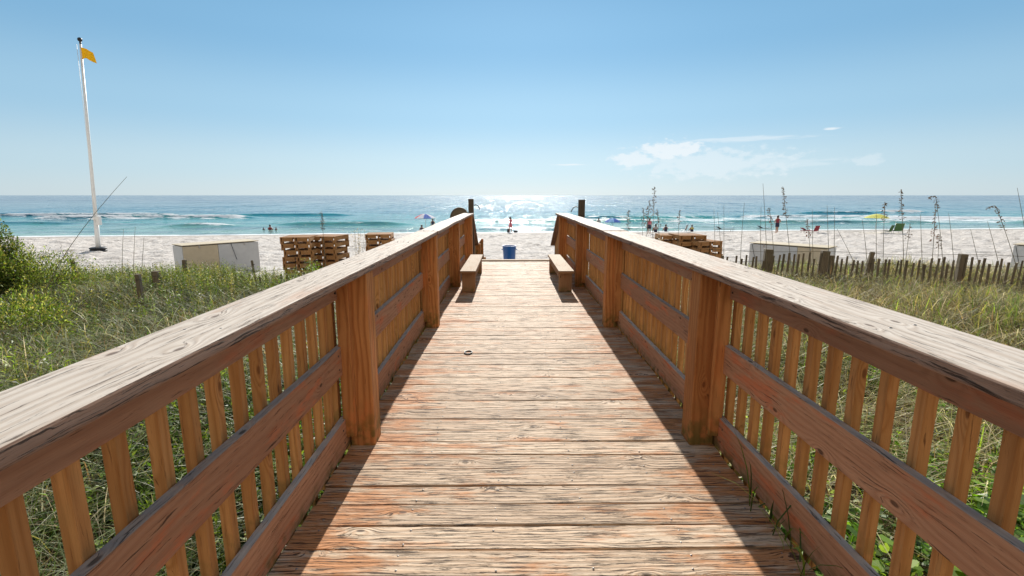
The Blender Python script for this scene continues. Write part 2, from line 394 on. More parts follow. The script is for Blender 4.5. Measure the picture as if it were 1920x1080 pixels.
def foot(X, Y):
    # trampled sand: dimples, stronger in the dry middle of the beach
    k = sm(Y, 17, 26) * (1 - sm(Y, shore(X) - 5, shore(X) - 1))
    a = fbm(X * 1.7, Y * 1.7, 3) - .5; b = np.abs(vnoise(X * 2.6 + 31, Y * 2.6) - .5) * 2
    tr = np.sin((Y + .12 * X + .4 * fbm(X / 9, Y / 9, 2)) * 4.2) * .018 * sm(Y, 18, 20) * (1 - sm(Y, 26, 32))
    return k * (a * .2 + (vnoise(X * 2.2, Y * 2.2) - .5) * .15 - (1 - sm(b, .0, .3)) * .07) + tr * 1.4
xs = np.concatenate([-np.geomspace(60, 12000, 14)[::-1], np.arange(-59.8, 59.8, .21), np.geomspace(60, 12000, 14)])
ys = np.concatenate([[-400, -60, -20], np.arange(-8, 16, .3), np.arange(16, 62, .17), np.geomspace(63, 20000, 12)])
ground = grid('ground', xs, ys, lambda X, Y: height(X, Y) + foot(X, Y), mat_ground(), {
    'wet': lambda X, Y: sm(Y, shore(X) - 3.2, shore(X) - .8) * .75 ,
    'weed': lambda X, Y: np.clip(np.exp(-((Y - (shore(X) - 4.5 + fbm(X / 3, Y / 9, 3) * 2)) / .35) ** 2) * .55 * (fbm(X * 1.2, Y * 2) > .5), 0, 1),
    'dune': lambda X, Y: 1 - sm(Y, dune_edge(X) - .3, dune_edge(X) + 1.6)})
tag(ground, kind='structure')

# ------------------------------------------------------------ sea
def Ypix(py, z=-2.55):
    d = ray(955, py); return (z - CAM.z) / d.z * d.y
WAVES = [ # X0, X1, Y, height, foam, thickness
    (-120, -60, 97, .6, .62, 3.0), (-84, -44, 88, .6, .62, 4.0), (-60, -30, 99, .4, .25, 1.5), (-47, -33.5, 66, .42, .9, .8), (-52, -46, 68, .4, .6, .7), (-95, -60, 70, .3, .1, 1.0),
    (-34, -12, 70, .45, .35, 1.2), (84, 102, 118, .6, 1.0, 1.6), (62, 84, 112, .5, .4, 1.5), (40, 75, 92, .4, .7, 3.0), (60, 100, 84, .45, 1.0, 2.0), (28, 64, 73, .35, .35, 3.0), (70, 110, 72, .35, .3, 1.5), (-10, 30, 76, .4, .6, 2.0), (5, 40, 90, .4, .4, 2.0),
    (-8, 24, 61, .2, .55, 1.2)]
def seaz(X, Y):
    z = np.full_like(X, -2.55)
    dn = 1 - sm(Y, 140, 260)
    z += dn * .10 * (fbm(X / 9, Y / 2.6, 4) - .5) * sm(Y - shore(X), 0, 6) * 2
    for a, b, yc, h, f, t in WAVES:
        wv = yc + 1.6 * np.sin(X / 11 + yc) + 1.5 * (fbm(X / 6 + yc, X * 0 + yc, 3) - .5)
        e = sm(X, a, a + 6) * (1 - sm(X, b - 6, b)); dy = Y - wv
        z += h * e * np.where(dy < 0, np.exp(-(dy / .9) ** 2), np.exp(-(dy / 3.2) ** 2))
    return z
def foam(X, Y):
    r = np.zeros_like(X)
    for a, b, yc, h, f, t in WAVES:
        wv = yc + 1.6 * np.sin(X / 11 + yc) + 1.5 * (fbm(X / 6 + yc, X * 0 + yc, 3) - .5)
        e = sm(X, a, a + 5) * (1 - sm(X, b - 5, b)); dy = Y - wv
        r = np.maximum(r, f * e * np.where(dy < 0, np.exp(-(dy / (t * .9)) ** 2), np.exp(-(dy / (t * .35)) ** 2)))
    d = Y - shore(X)
    r = np.maximum(r, .85 * np.exp(-((d - .6) / 1.0) ** 2))
    r = np.maximum(r, .55 * sm(X, 4, 30) * np.exp(-((Y - 82) / 13) ** 2))
    r = np.maximum(r, .30 * np.exp(-((d - 5) / 5) ** 2) * (fbm(X / 6, Y / 3, 3) + .3))
    return r
def mat_sea():
    s = NT('sea_water'); p = s.pos(); x, y, z = s.sep(p)
    sh = s.M('SUBTRACT', y, s.M('MULTIPLY_ADD', x, .105, 54.0))
    patch = s.noise(s.xyz(s.M('MULTIPLY', x, .012), s.M('MULTIPLY', y, .05)), 1, 5, .6)
    sh2 = s.M('ADD', sh, s.M('MULTIPLY', s.M('SUBTRACT', patch, .5), 40))
    c1 = s.mix(s.ramp(sh2, -2, 26, smooth=False), (.24, .37, .31), (.06, .31, .30))
    c2 = s.mix(s.ramp(sh2, 24, 75, smooth=False), c1, (.004, .165, .25))
    c3 = s.mix(s.ramp(sh2, 70, 420, smooth=False), c2, (.001, .078, .19))
    pt2 = s.noise(s.xyz(s.M('MULTIPLY', x, .05), s.M('MULTIPLY', y, .16)), 1, 7, .7)
    c3 = s.mix(s.ramp(pt2, .42, .62, 0, .6), c3, (.002, .05, .12))
    fo = s.n('ShaderNodeAttribute'); fo.attribute_name = 'foam'
    fn = s.noise(s.xyz(s.M('MULTIPLY', x, .22), s.M('MULTIPLY', y, .9)), 1, 8, .75)
    fm = s.ramp(s.M('ADD', fo.outputs['Fac'], s.M('MULTIPLY', s.M('SUBTRACT', fn, .5), 2.6)), .42, .66)
    fm = s.M('MULTIPLY', fm, s.ramp(fo.outputs['Fac'], .05, .3))
    # wind-streaked white caps far out
    wc = s.noise(s.xyz(s.M('MULTIPLY', x, .12), s.M('MULTIPLY', y, .5)), 1, 6, .7)
    fm = s.M('MAXIMUM', fm, s.M('MULTIPLY', s.ramp(wc, .72, .77), .6))
    col = s.mix(fm, c3, (.78, .8, .8))
    b1 = s.noise(s.xyz(s.M('MULTIPLY', x, .8), s.M('MULTIPLY', y, 1.6)), 1, 3, .6)
    b2 = s.noise(s.xyz(s.M('MULTIPLY', x, 3.6), s.M('MULTIPLY', y, 5.5)), 1, 4, .7)
    b3 = s.noise(s.xyz(s.M('MULTIPLY', x, .14), s.M('MULTIPLY', y, .42)), 1, 3, .6)
    # ruffled and calm patches: glints come only from the ruffled ones
    g1 = s.noise(s.xyz(s.M('MULTIPLY', x, 1.0), s.M('MULTIPLY', y, .075)), 1, 6, .75)
    g2 = s.noise(s.xyz(s.M('MULTIPLY', x, 3.2), s.M('MULTIPLY', y, .45), 7), 1, 4, .75)
    g3 = s.noise(s.xyz(s.M('MULTIPLY', x, .28), s.M('MULTIPLY', y, .009), 3), 1, 6, .75)
    near = s.ramp(y, 90, 260, 1, 0)
    gm = s.M('MAXIMUM', s.ramp(g1, .545, .585), s.M('MAXIMUM', s.M('MULTIPLY', s.ramp(g2, .56, .60), near), s.M('MULTIPLY', s.ramp(g3, .535, .575), s.M('SUBTRACT', 1, near))))
    def bp(h, dist, lo, nrm=None):
        n = s.n('ShaderNodeBump'); n.inputs['Distance'].default_value = dist; s.L.new(h, n.inputs['Height']); s.set(n.inputs['Strength'], s.M('MULTIPLY_ADD', gm, 1 - lo, lo))
        if nrm is not None: s.L.new(nrm, n.inputs['Normal'])
        return n.outputs[0]
    nn = bp(b3, 1.3, .06); nn = bp(b1, .6, .05, nn); nn = bp(b2, .17, .03, nn)
    s.P(Base_Color=col, Roughness=s.M('MULTIPLY_ADD', fm, .5, s.M('MULTIPLY_ADD', gm, .16, .07)), Normal=nn, IOR=1.33)
    s.b.inputs['Specular IOR Level'].default_value = .06
    return s.m
xs = np.concatenate([-np.geomspace(150, 40000, 16)[::-1], np.arange(-149, 149, .8), np.geomspace(150, 40000, 16)])
ys = np.concatenate([np.arange(46, 130, .35), np.arange(130, 270, 2.0), np.geomspace(272, 45000, 30)])
sea = grid('sea', xs, ys, seaz, mat_sea(), {'foam': foam}); tag(sea, kind='structure')

# ------------------------------------------------------------ boardwalk
bw = empty('boardwalk', (0, 0, 0), 0, 'wide weathered plank boardwalk leading down to the beach', 'boardwalk')
mb = MB(); nl = MB(); y = -1.0 + .012; pitch = .1525; k = 0
while y < 10.95:
    e0 = random.uniform(-.012, .006); e1 = random.uniform(-.006, .012); dz = random.uniform(-.002, .003); tl = random.uniform(-.0012, .0012)
    cup = random.uniform(.001, .003)
    mb.box(((e0 + e1) / 2, y, -.019 + dz), (2.135 + e1 - e0, pitch - random.uniform(.008, .014), .038), 0, seg=6,
           warp=lambda t, a, b, c=tl, q=random.random() * 6: Vector((0, .002 * math.sin(2.2 * t + q), c * t + .0015 * math.sin(3 * t + q) + .0012 * a * b)))
    for X in (-.97, -.58, -.2, .2, .6, .98):
        for q in (-.04, .04):
            if random.random() < .8:
                nl.lathe((X + random.uniform(-.012, .012), y + q + random.uniform(-.008, .008), dz + .0005), [(.0001, .0022), (.0035, .0018), (.0048, .0002)], 7)
    y += pitch; k += 1
mb.build('plank_surface', [M['deck']], bw, bevel=.004)
nl.build('nail_heads', [M['nail']], bw)['kind'] = 'stuff'
mb = MB(); mb.box((0, 11.04, .012), (2.1, .14, .038), 0); mb.build('end_plank', M['pale_wood'], bw, bevel=.004)
for X in (-.9, -.3, .3, .9):
    mb = MB(); mb.box((X, 4.9, -.16), (.045, 12.3, .235), 1); mb.build('joist', M['bench_side'], bw)
# stairs beyond the end: flight, landing, flight
for i in range(4):
    mb = MB(); mb.box((0, 11.25 + i * .36, -.17 - .18 * i), (1.95, .3, .038), 0); mb.build('stair_tread', M['pale_wood'], bw, bevel=.004)
mb = MB()
for i in range(9): mb.box((0, 12.72 + i * .15, -.78), (2.0, .14, .038), 0)
mb.build('landing', M['pale_wood'], bw, bevel=.004)
for i in range(4):
    mb = MB(); mb.box((0, 14.15 + i * .36, -.95 - .17 * i), (1.95, .3, .038), 0); mb.build('stair_tread', M['pale_wood'], bw, bevel=.004)
for X in (-1.0, 1.0):
    for (ya, za, yb, zb) in ((11.1, -.14, 12.65, -.92), (14.0, -.9, 15.5, -1.6)):
        mb = MB(); L = math.hypot(yb - ya, zb - za); an = math.atan2(zb - za, yb - ya)
        mb.box((X, (ya + yb) / 2, (za + zb) / 2), (.04, L, .25), 1, rot=Matrix.Rotation(an, 3, 'X')); mb.build('stringer', M['bench_side'], bw)
    for Yp in (.4, 2.77, 5.4, 7.85, 10.6, 12.7, 14.0):
        if abs(X) == 1.0:
            mb = MB(); zt = -.28 if Yp < 11 else -.8; mb.box((X * .84, Yp + .04, zt - 1.0), (.14, .14, 2.0 + (.1 if Yp > 11 else 0)), 2); mb.build('pile', M['bench_side'], bw)

POSTY = [.12, 2.77, 5.42, 7.88, 10.62]
def railing(sg, name, label, bal0):
    t = empty(name, (0, 0, 0), 0, label, 'railing', 'railings along the boardwalk')
    IN = {-1: (2, 3), 1: (2, 3)}
    for i, Yp in enumerate(POSTY):
        mb = MB(); mb.box((sg * .995, Yp, .512), (.14, .14, 1.03), 2, rot=Matrix.Rotation(random.uniform(-.02, .02), 3, 'Z')); mb.build('post', M['post'], t, bevel=.006)
        mb = MB(); mb.box((sg * 1.055, Yp - .091, .55), (.07, .038, .945), 2); mb.build('post_cleat', M['post'], t, bevel=.003)
    cuts = [-.9, 5.42, 7.88, 11.0]
    # cap boards: top silvered, sides brown
    for i in range(len(cuts) - 1):
        a, b = cuts[i] + (.0008 if i else 0), cuts[i + 1] - .0008; q = random.random() * 6
        cx = sg * (1.035 if sg < 0 else 1.018) + random.uniform(-.004, .004); wd = .225 if sg < 0 else .265
        if sg < 0: cx = -1.025 + random.uniform(-.003, .003)
        mb = MB(); mi = [1, 1, 1, 1, 1, 0]
        mb.box((cx, (a + b) / 2, 1.05 + random.uniform(-.001, .002)), (wd, b - a, .04), 1, mis=mi, seg=10,
               warp=lambda tt, u, v, q=q: Vector((.005 * math.sin(2.6 * tt + q), 0, .003 * math.sin(3.1 * tt + q * 2))))
        mb.build('cap_board', [M['cap_top'], M['cap_side']], t, bevel=.007)
    for i in range(len(POSTY)):
        a = POSTY[i - 1] if i else -.95; b = POSTY[i]
        for nm, z, h, m in (('top_rail', .957, .145, 'fascia'), ('middle_rail', .538, .165, 'rail'), ('bottom_rail', .10, .184, 'rail')):
            q = random.random() * 6; mb = MB()
            mb.box((sg * 1.094, (a + b) / 2, z + random.uniform(-.004, .004)), (.038, b - a - .003, h), 1, mis=[0, 0, 0, 0, 0, 1], seg=8,
                   warp=lambda tt, u, v, q=q: Vector((.003 * math.sin(2.4 * tt + q), 0, .003 * math.sin(2.9 * tt + q * 2))))
            mb.build(nm, [M[m], M['rail_top']], t, bevel=.005)
    y = bal0 - .84
    while y < 10.9:
        if min(abs(y - p) for p in POSTY) > .03:
            mb = MB(); mb.box((sg * (1.136 + random.uniform(-.002, .003)), y + random.uniform(-.007, .007), .46), (.038, .040, 1.12), 2,
                              rot=Matrix.Rotation(random.uniform(-.006, .006), 3, 'X') @ Matrix.Rotation(random.uniform(-.04, .04), 3, 'Z'))
            mb.build('baluster', M['baluster'], t, bevel=.003)
        y += .14
    mb = MB()
    for Yp in [q_ + e_ for q_ in cuts[:-1] + [11.0] for e_ in (-.03, .03)] + POSTY + [1.4, 4.1, 6.6, 9.2]:
        for dx in (-.05, .045): mb.lathe((sg * (1.02 + dx) + random.uniform(-.006, .006), Yp + random.uniform(-.02, .02), 1.0712), [(.0001, .0015), (.004, .0012), (.0055, -.003)], 8)
    for Yp in POSTY[1:]:
        for zz in (.50, .58, .93, .985, .06, .14):
            c_ = Vector((sg * 1.0745, Yp - .15 + random.uniform(-.01, .01), zz)); mb.tube([c_ + Vector((sg * .004, 0, 0)), c_ - Vector((sg * .0015, 0, 0))], .0055, 8)
    mb.build('screw_heads', M['iron'], t)
    # sloping stair rail then a level landing rail
    for (ya, za, yb, zb, nb) in ((11.02, 1.0, 12.62, .2, 11), (12.66, .24, 13.98, .24, 9), (14.02, .2, 15.4, -.55, 9)):
        if sg > 0 and ya > 12: continue
        L = math.hypot(yb - ya, zb - za); an = math.atan2(zb - za, yb - ya); rm = Matrix.Rotation(an, 3, 'X')
        low = ya > 13.99
        mb = MB(); mb.box((sg * 1.0, (ya + yb) / 2, (za + zb) / 2), (.17, L, .038), 1, rot=rm, mis=[1, 1, 1, 1, 1, 0]); mb.build('stair_cap', [M['cap_top'], M['cap_side']], t, bevel=.004)
        mb = MB(); mb.box((sg * 1.0, (ya + yb) / 2, (za + zb) / 2 - .85), (.04, L, .14), 1, rot=rm); mb.build('stair_bottom_rail', M['rail'], t, bevel=.004)
        for k in range(nb):
            f = (k + .5) / nb; yy = ya + (yb - ya) * f; zz = za + (zb - za) * f
            mb = MB(); mb.box((sg * 1.045, yy, zz - .47), (.05, .11, .9), 2); mb.build('stair_baluster', M['baluster'], t, bevel=.003)
    for yy, zt, h in ((12.64, .235, 1.15), (14.0, .24, 1.3), (15.42, -.45, 1.25)):
        if sg > 0: continue
        mb = MB(); mb.box((sg * .93, yy, zt - h / 2), (.12, .12, h), 2); mb.build('stair_post', M['post'], t, bevel=.005)
    return t
railing(-1, 'wooden_railing', 'left wooden railing of the boardwalk, with the tall dark post at its very end', .991 - .1)
railing(1, 'wooden_railing', 'right wooden railing of the boardwalk, with the dark post rising outside its last bay', 1.24 - .1)

def tall_post(x, y, hs, label):
    t = empty('tall_post', (x, y, gh(x, y)), 0, label, 'post', 'tall posts at the beach end of the boardwalk')
    z0 = -gh(x, y); mb = MB(); mb.box((0, 0, (1.37 + z0) / 2 - .1), (.115, .115, 1.37 + z0 + .2), 2); mb.build('post', M['dark_post'], t, bevel=.006)
    mb = MB(); pts = [(hs * (.055 + .012), 0, z0 + 1.23), (hs * .11, 0, z0 + 1.245), (hs * .155, 0, z0 + 1.22), (hs * .185, 0, z0 + 1.17), (hs * .19, 0, z0 + 1.14)]
    mb.tube(pts, .009, 8); mb.build('hook', M['iron'], t)
tall_post(-.985, 11.18, 1, 'tall dark post with a small hook at the end of the left railing')
tall_post(1.22, 9.4, -1, 'tall dark post with a small hook rising outside the right railing')

def bench(x0, x1, label):
    t = empty('bench', ((x0 + x1) / 2, 8.33, 0), 0, label, 'bench', 'low benches by the railings'); wd = x1 - x0
    mb = MB(); mb.box((0, 0, .325), (wd, 2.1, .038), 1, mis=[1, 1, 1, 1, 1, 0]); mb.build('seat', [M['pale_wood'], M['bench_side']], t, bevel=.004)
    for yy in (-.9, .9):
        mb = MB(); mb.box((0, yy, .157), (wd - .035, .09, .296), 2); mb.build('leg', M['bench_side'], t, bevel=.004)
    for sx in (-1, 1):
        mb = MB(); mb.box((sx * (wd / 2 - .03), 0, .262), (.03, 1.68, .08), 1); mb.build('apron', M['bench_side'], t, bevel=.003)
bench(-.87, -.635, 'low plank bench against the left railing')
bench(.60, .83, 'low plank bench against the right railing')

# ring lying on the deck
p = at(878, 661, 4.68); mb = MB()
d = ray(878, 661); p = CAM + d * ((.006 - CAM.z) / d.z)
mb.tube([(p.x + .035 * math.cos(a), p.y + .045 * math.sin(a), .008) for a in np.linspace(0, 2 * math.pi, 25)], .006, 8, caps=False)
tag(mb.build('metal_ring', M['iron']), 'small black ring lying on the boardwalk planks', 'ring')

# rounded board behind the left rail end
t = empty('round_topped_board', (-1.30, 11.75, gh(-1.30, 11.75)), 0, 'round-topped brown board standing behind the end of the left railing', 'board')
z0 = 1.125 - t.location.z; mb = MB(); n = 18
prof = [(-.19, z0 - .5)] + [(.19 * math.cos(math.pi - math.pi * k / n), z0 - .2 + .2 * math.sin(math.pi * k / n)) for k in range(n + 1)] + [(.19, z0 - .5)]
fr = [(x, -.03, z) for x, z in prof]; bk = [(x, .03, z) for x, z in prof]
mb.poly(fr); mb.poly(bk[::-1])
for i in range(len(prof)):
    j = (i + 1) % len(prof); mb.poly([fr[j], fr[i], bk[i], bk[j]])
mb.build('panel', M['picket'], t)
mb = MB(); mb.tube([(.195 * math.cos(math.pi - math.pi * k / n), 0, z0 - .2 + .215 * math.sin(math.pi * k / n)) for k in range(n + 1)], .035, 8); mb.build('rim', M['canvas_dark'], t)
mb = MB(); mb.box((0, 0, (z0 - .5) / 2), (.1, .1, z0 - .5), 2); mb.build('post', M['dark_post'], t)
# ------------------------------------------------------------ vegetation builders
def P3(*c): return np.array(c, float)
GREENS = [P3(.07, .12, .018), P3(.12, .18, .028), P3(.19, .26, .045), P3(.08, .13, .035), P3(.24, .30, .08)]
OLIVES = [P3(.17, .18, .035), P3(.26, .25, .06), P3(.12, .13, .03), P3(.34, .31, .10)]
DRY = [P3(.40, .33, .19), P3(.30, .23, .11), P3(.48, .42, .28), P3(.20, .13, .06)]
LIME = [P3(.18, .29, .04), P3(.26, .38, .06), P3(.13, .25, .03), P3(.10, .19, .03)]
def pick(pals, wts, n):
    cols = np.array([c for p in pals for c in p]); pr = np.array([wt / len(p) for p, wt in zip(pals, wts) for _ in p]); pr /= pr.sum()
    c = cols[RNG.choice(len(cols), n, p=pr)]; return c * RNG.uniform(.55, 1.55, (n, 1)) * P3(1.06, 1.0, .95)
class Veg:
    def __init__(s): s.v = []; s.f = []; s.c = []; s.n = 0
    def add(s, v, f, c): s.v.append(v.reshape(-1, 3)); s.f.append(f.reshape(-1, 4) + s.n); s.c.append(c.reshape(-1, 3)); s.n += v.reshape(-1, 3).shape[0]
    def blades(s, base, h, lean, width, cols, K=5, yaw=None, tipc=None):
        n = len(base)
        if n == 0: return
        yaw = RNG.uniform(0, 2 * np.pi, n) if yaw is None else yaw
        d = np.stack([np.cos(yaw), np.sin(yaw), np.zeros(n)], -1); sd = np.stack([-np.sin(yaw), np.cos(yaw), np.zeros(n)], -1)
        tw = RNG.uniform(-.5, .5, (n, 1)); sd = sd * np.cos(tw) + d * np.sin(tw)
        t = np.linspace(0, 1, K)[None, :, None]
        L = lean[:, None, None]; H = h[:, None, None]
        ctr = base[:, None, :] + d[:, None, :] * H * L * t ** 1.8 + np.array([0, 0, 1.0]) * H * (t - .42 * np.minimum(L, 1.6) * t ** 2.6)
        wv = width[:, None, None] * np.array([.7, 1, .85, .5, .06] if K == 5 else list(np.linspace(1, .06, K)))[None, :, None] * .5
        v = np.stack([ctr - sd[:, None, :] * wv, ctr + sd[:, None, :] * wv], 2)
        i = (np.arange(n) * K * 2)[:, None] + np.arange(K - 1)[None, :] * 2
        f = np.stack([i, i + 1, i + 3, i + 2], -1)
        c = np.repeat(cols[:, None, :], K * 2, 1)
        s.add(v, f, c)
    def leaves(s, pos, dirn, L, wd, cols, droop=.15):
        n = len(pos)
        if n == 0: return
        dirn = dirn / np.linalg.norm(dirn, axis=1, keepdims=True)
        up = RNG.normal(0, .45, (n, 3)) + np.array([0, 0, 1.0]); sd = np.cross(dirn, up); sd /= np.linalg.norm(sd, axis=1, keepdims=True)
        nm = np.cross(sd, dirn); L = L[:, None]; wd = wd[:, None]
        a = pos; m = pos + dirn * L * .5; tip = pos + dirn * L - nm * L * droop
        v = np.stack([a, m - sd * wd * .5 + nm * wd * .12, tip, m + sd * wd * .5 + nm * wd * .12], 1)
        f = (np.arange(n) * 4)[:, None] + np.arange(4)[None, :]
        s.add(v, f, np.repeat(cols[:, None, :], 4, 1))
    def rounds(s, pos, r, cols):
        n = len(pos); a = np.linspace(0, 2 * np.pi, 7)[:-1][None, :] + RNG.uniform(0, 6, (n, 1))
        nx = RNG.normal(0, .35, (n, 3)) + np.array([0, 0, 1.0]); nx /= np.linalg.norm(nx, axis=1, keepdims=True)
        e1 = np.cross(nx, RNG.normal(0, 1, (n, 3))); e1 /= np.linalg.norm(e1, axis=1, keepdims=True); e2 = np.cross(nx, e1)
        rr = (r[:, None] * RNG.uniform(.85, 1.1, (n, 6)))[:, :, None]
        v = pos[:, None, :] + (e1[:, None, :] * np.cos(a)[:, :, None] + e2[:, None, :] * np.sin(a)[:, :, None]) * rr
        i = (np.arange(n) * 6)[:, None]; f = np.stack([i + np.array([0, 1, 2, 3]), i + np.array([0, 3, 4, 5])], 1)
        s.add(v, f, np.repeat(cols[:, None, :], 6, 1))
    def weeds(s, base, h, cols, nl=14, ll=.05, lw=.014, lean=.2):
        """upright leafy stems"""
        n = len(base); s.blades(base, h, RNG.uniform(0, lean, n), np.full(n, .006), cols * .8, K=5, yaw=(yw := RNG.uniform(0, 6.28, n)))
        t = np.tile(np.linspace(.15, 1, nl), (n, 1)) + RNG.uniform(-.03, .03, (n, nl))
        pos = base[:, None, :] + np.array([0, 0, 1.0]) * (h[:, None] * t)[:, :, None]
        an = RNG.uniform(0, 6.28, (n, nl)); el = RNG.uniform(.1, 1.1, (n, nl))
        d = np.stack([np.cos(an) * np.cos(el), np.sin(an) * np.cos(el), np.sin(el)], -1)
        L = ll * RNG.uniform(.6, 1.3, (n, nl)) * (1.15 - .5 * t)
        s.leaves(pos.reshape(-1, 3), d.reshape(-1, 3), L.ravel(), (L * lw / ll * 1.2).ravel(), np.repeat(cols, nl, 0) * RNG.uniform(.8, 1.25, (n * nl, 1)))
    def build(s, name, parent=None, mat=None):
        v = np.concatenate(s.v); f = np.concatenate(s.f); c = np.concatenate(s.c)
        me = bpy.data.meshes.new(name); k = 4
        me.vertices.add(len(v)); me.vertices.foreach_set('co', v.astype(np.float32).ravel())
        me.loops.add(f.size); me.loops.foreach_set('vertex_index', f.ravel().astype(np.int32))
        me.polygons.add(len(f)); me.polygons.foreach_set('loop_start', np.arange(0, f.size, k, dtype=np.int32)); me.polygons.foreach_set('loop_total', np.full(len(f), k, dtype=np.int32))
        me.update(calc_edges=True)
        a = me.color_attributes.new('Col', 'FLOAT_COLOR', 'POINT'); cc = np.concatenate([np.clip(c, 0, .9), np.ones((len(c), 1))], 1); a.data.foreach_set('color', cc.astype(np.float32).ravel())
        me.materials.append(mat or M['leaf']); o = bpy.data.objects.new(name, me); C.objects.link(o)
        if parent: o.parent = parent
        return o
def scatter(n, x0, x1, y0, y1, cond):
    X = RNG.uniform(x0, x1, n); Y = RNG.uniform(y0, y1, n); k = cond(X, Y); X = X[k]; Y = Y[k]
    return np.stack([X, Y, height(X, Y) - .01], -1)
def infan(X, Y): return (np.abs(X) < 1.12 * Y + 2.2) & (Y < dune_edge(X) + .1)
def cl(X, Y, s, o): return fbm(X / s + o, Y / s + o, 3)

# left side --------------------------------------------------
g = Veg()
b = scatter(115000, -16, -1.2, .2, 13.5, lambda X, Y: infan(X, Y) & (RNG.random(len(X)) < .35 + 1.2 * np.abs(cl(X, Y, 1.1, 5) - .3)))
n = len(b); far = sm(b[:, 1], 2, 6)
c = pick([GREENS, OLIVES, DRY], [.45, .3, .25], n); pn = cl(b[:, 0], b[:, 1], 1.6, 30); dr = (pn > .55) & (RNG.random(n) < .75)
c[dr] = pick([OLIVES, DRY], [.6, .4], dr.sum()); dk = fbm(b[:, 0] * 1.3, b[:, 1] * 1.3 + 70, 3) < .42; c[dk] *= .45
g.blades(b, RNG.uniform(.22, .6, n) * (1 - .1 * far), RNG.uniform(.1, 1.6, n), RNG.uniform(.005, .011, n) * (1 + .5 * far), c)
b = scatter(24000, -16, -1.2, .6, 12.5, infan); n = len(b)
g.blades(b, RNG.uniform(.45, .85, n), RNG.uniform(.8, 2.1, n), RNG.uniform(.007, .013, n) * (.8 + .8 * sm(b[:, 1], 2, 6)), pick([[P3(.36, .40, .22), P3(.48, .49, .34), P3(.25, .32, .13)], DRY, LIME], [.7, .22, .08], n), K=7)
g.c = [c_ * .82 for c_ in g.c]
tag(g.build('dune_grass'), 'tall green and straw coloured grass covering the dune left of the boardwalk', 'grass', None, 'stuff')
g = Veg()
b = scatter(3000, -16, -1.2, 3.5, 13.2, lambda X, Y: infan(X, Y) & (cl(X, Y, 1.3, 60) > .46))
n = len(b); g.weeds(b, RNG.uniform(.3, .62, n), pick([GREENS, LIME, OLIVES], [.6, .15, .25], n), nl=16, ll=.075, lw=.018)
b = scatter(8000, -14, -1.6, 9.5, 13.6, lambda X, Y: infan(X, Y) & (Y > dune_edge(X) - 2.4))
n = len(b); g.weeds(b, RNG.uniform(.3, .66, n), pick([GREENS, OLIVES], [.6, .4], n), nl=16, ll=.06, lw=.016)
b = scatter(5200, -5, -1.2, .3, 5.5, lambda X, Y: infan(X, Y) & (cl(X, Y, .7, 80) > .42))
n = len(b); g.weeds(b, RNG.uniform(.1, .42, n), pick([GREENS, LIME], [.75, .25], n), nl=11, ll=.095, lw=.022)
g.c = [c_ * .75 for c_ in g.c]
tag(g.build('leafy_ground_cover'), 'leafy green weeds growing through the dune grass on the left', 'weeds', None, 'stuff')
# right side --------------------------------------------------
g = Veg()
b = scatter(120000, 1.2, 16, .2, 13.5, lambda X, Y: infan(X, Y) & (RNG.random(len(X)) < np.clip(sm(Y + .4 * (X - 1.2), 2.0, 5.5) + .22, 0, 1)) & (RNG.random(len(X)) < .35 + 1.3 * np.abs(cl(X, Y, 1.0, 15) - .3)))
n = len(b); c = pick([GREENS, OLIVES, DRY], [.22, .43, .35], n); pn = cl(b[:, 0], b[:, 1], 1.4, 44); gr = (pn > .56) & (RNG.random(n) < .7)
c[gr] = pick([GREENS, OLIVES], [.7, .3], gr.sum())
dk = fbm(b[:, 0] * 1.5, b[:, 1] * 1.5 + 70, 3) < .4; c[dk] *= .5
g.blades(b, RNG.uniform(.2, .6, n) * (.5 + .5 * sm(b[:, 1], 2, 6)), RNG.uniform(.3, 1.8, n), RNG.uniform(.005, .010, n) * (1 + .5 * sm(b[:, 1], 3, 7)), c)
b = scatter(20000, 1.2, 16, 3, 12.5, infan); n = len(b)
g.blades(b, RNG.uniform(.45, .8, n), RNG.uniform(1.0, 2.2, n), RNG.uniform(.008, .014, n), pick([[P3(.50, .46, .24), P3(.58, .53, .32), P3(.36, .37, .12)], DRY, OLIVES], [.5, .35, .15], n), K=7)
b = scatter(1600, 1.2, 14, 3.5, 11, lambda X, Y: infan(X, Y) & (cl(X, Y, .5, 99) > .6))
n = len(b); g.blades(b, RNG.uniform(.3, .5, n), RNG.uniform(.0, .25, n), RNG.uniform(.012, .018, n), pick([LIME], [1], n))
tag(g.build('dune_grass'), 'yellowish arching grass covering the dune right of the boardwalk', 'grass', None, 'stuff')
g = Veg()
b = scatter(52000, 1.15, 7.5, .2, 7, lambda X, Y: infan(X, Y) & (Y + .35 * X < 6.2) & (cl(X, Y, .55, 50) > .44))
n = len(b); b[:, 2] += RNG.uniform(.02, .24, n) * cl(b[:, 0], b[:, 1], .4, 70) * 1.3
g.rounds(b, RNG.uniform(.012, .034, n), pick([LIME, GREENS], [.6, .4], n))
b = scatter(420, 1.15, 3.4, .2, 3, infan); n = len(b); b[:, 2] += RNG.uniform(.08, .3, n); g.rounds(b, RNG.uniform(.035, .055, n), pick([LIME], [1], n))
b = scatter(4200, 1.15, 6, .2, 6, lambda X, Y: infan(X, Y) & (cl(X, Y, .6, 90) > .5))
n = len(b); g.weeds(b, RNG.uniform(.08, .3, n), pick([LIME, GREENS], [.6, .4], n), nl=10, ll=.07, lw=.024)
tag(g.build('creeper_ground_cover'), 'bright green round leaved creeper on the ground beside the right railing', 'ground cover', None, 'stuff')
g = Veg()
b = scatter(48000, -6, 6, .1, 7, lambda X, Y: infan(X, Y) & (np.abs(X) > 1.1)); n = len(b); b[:, 2] += RNG.uniform(.0, .05, n)
an = RNG.uniform(0, 6.28, n); el = RNG.uniform(-.1, .5, n)
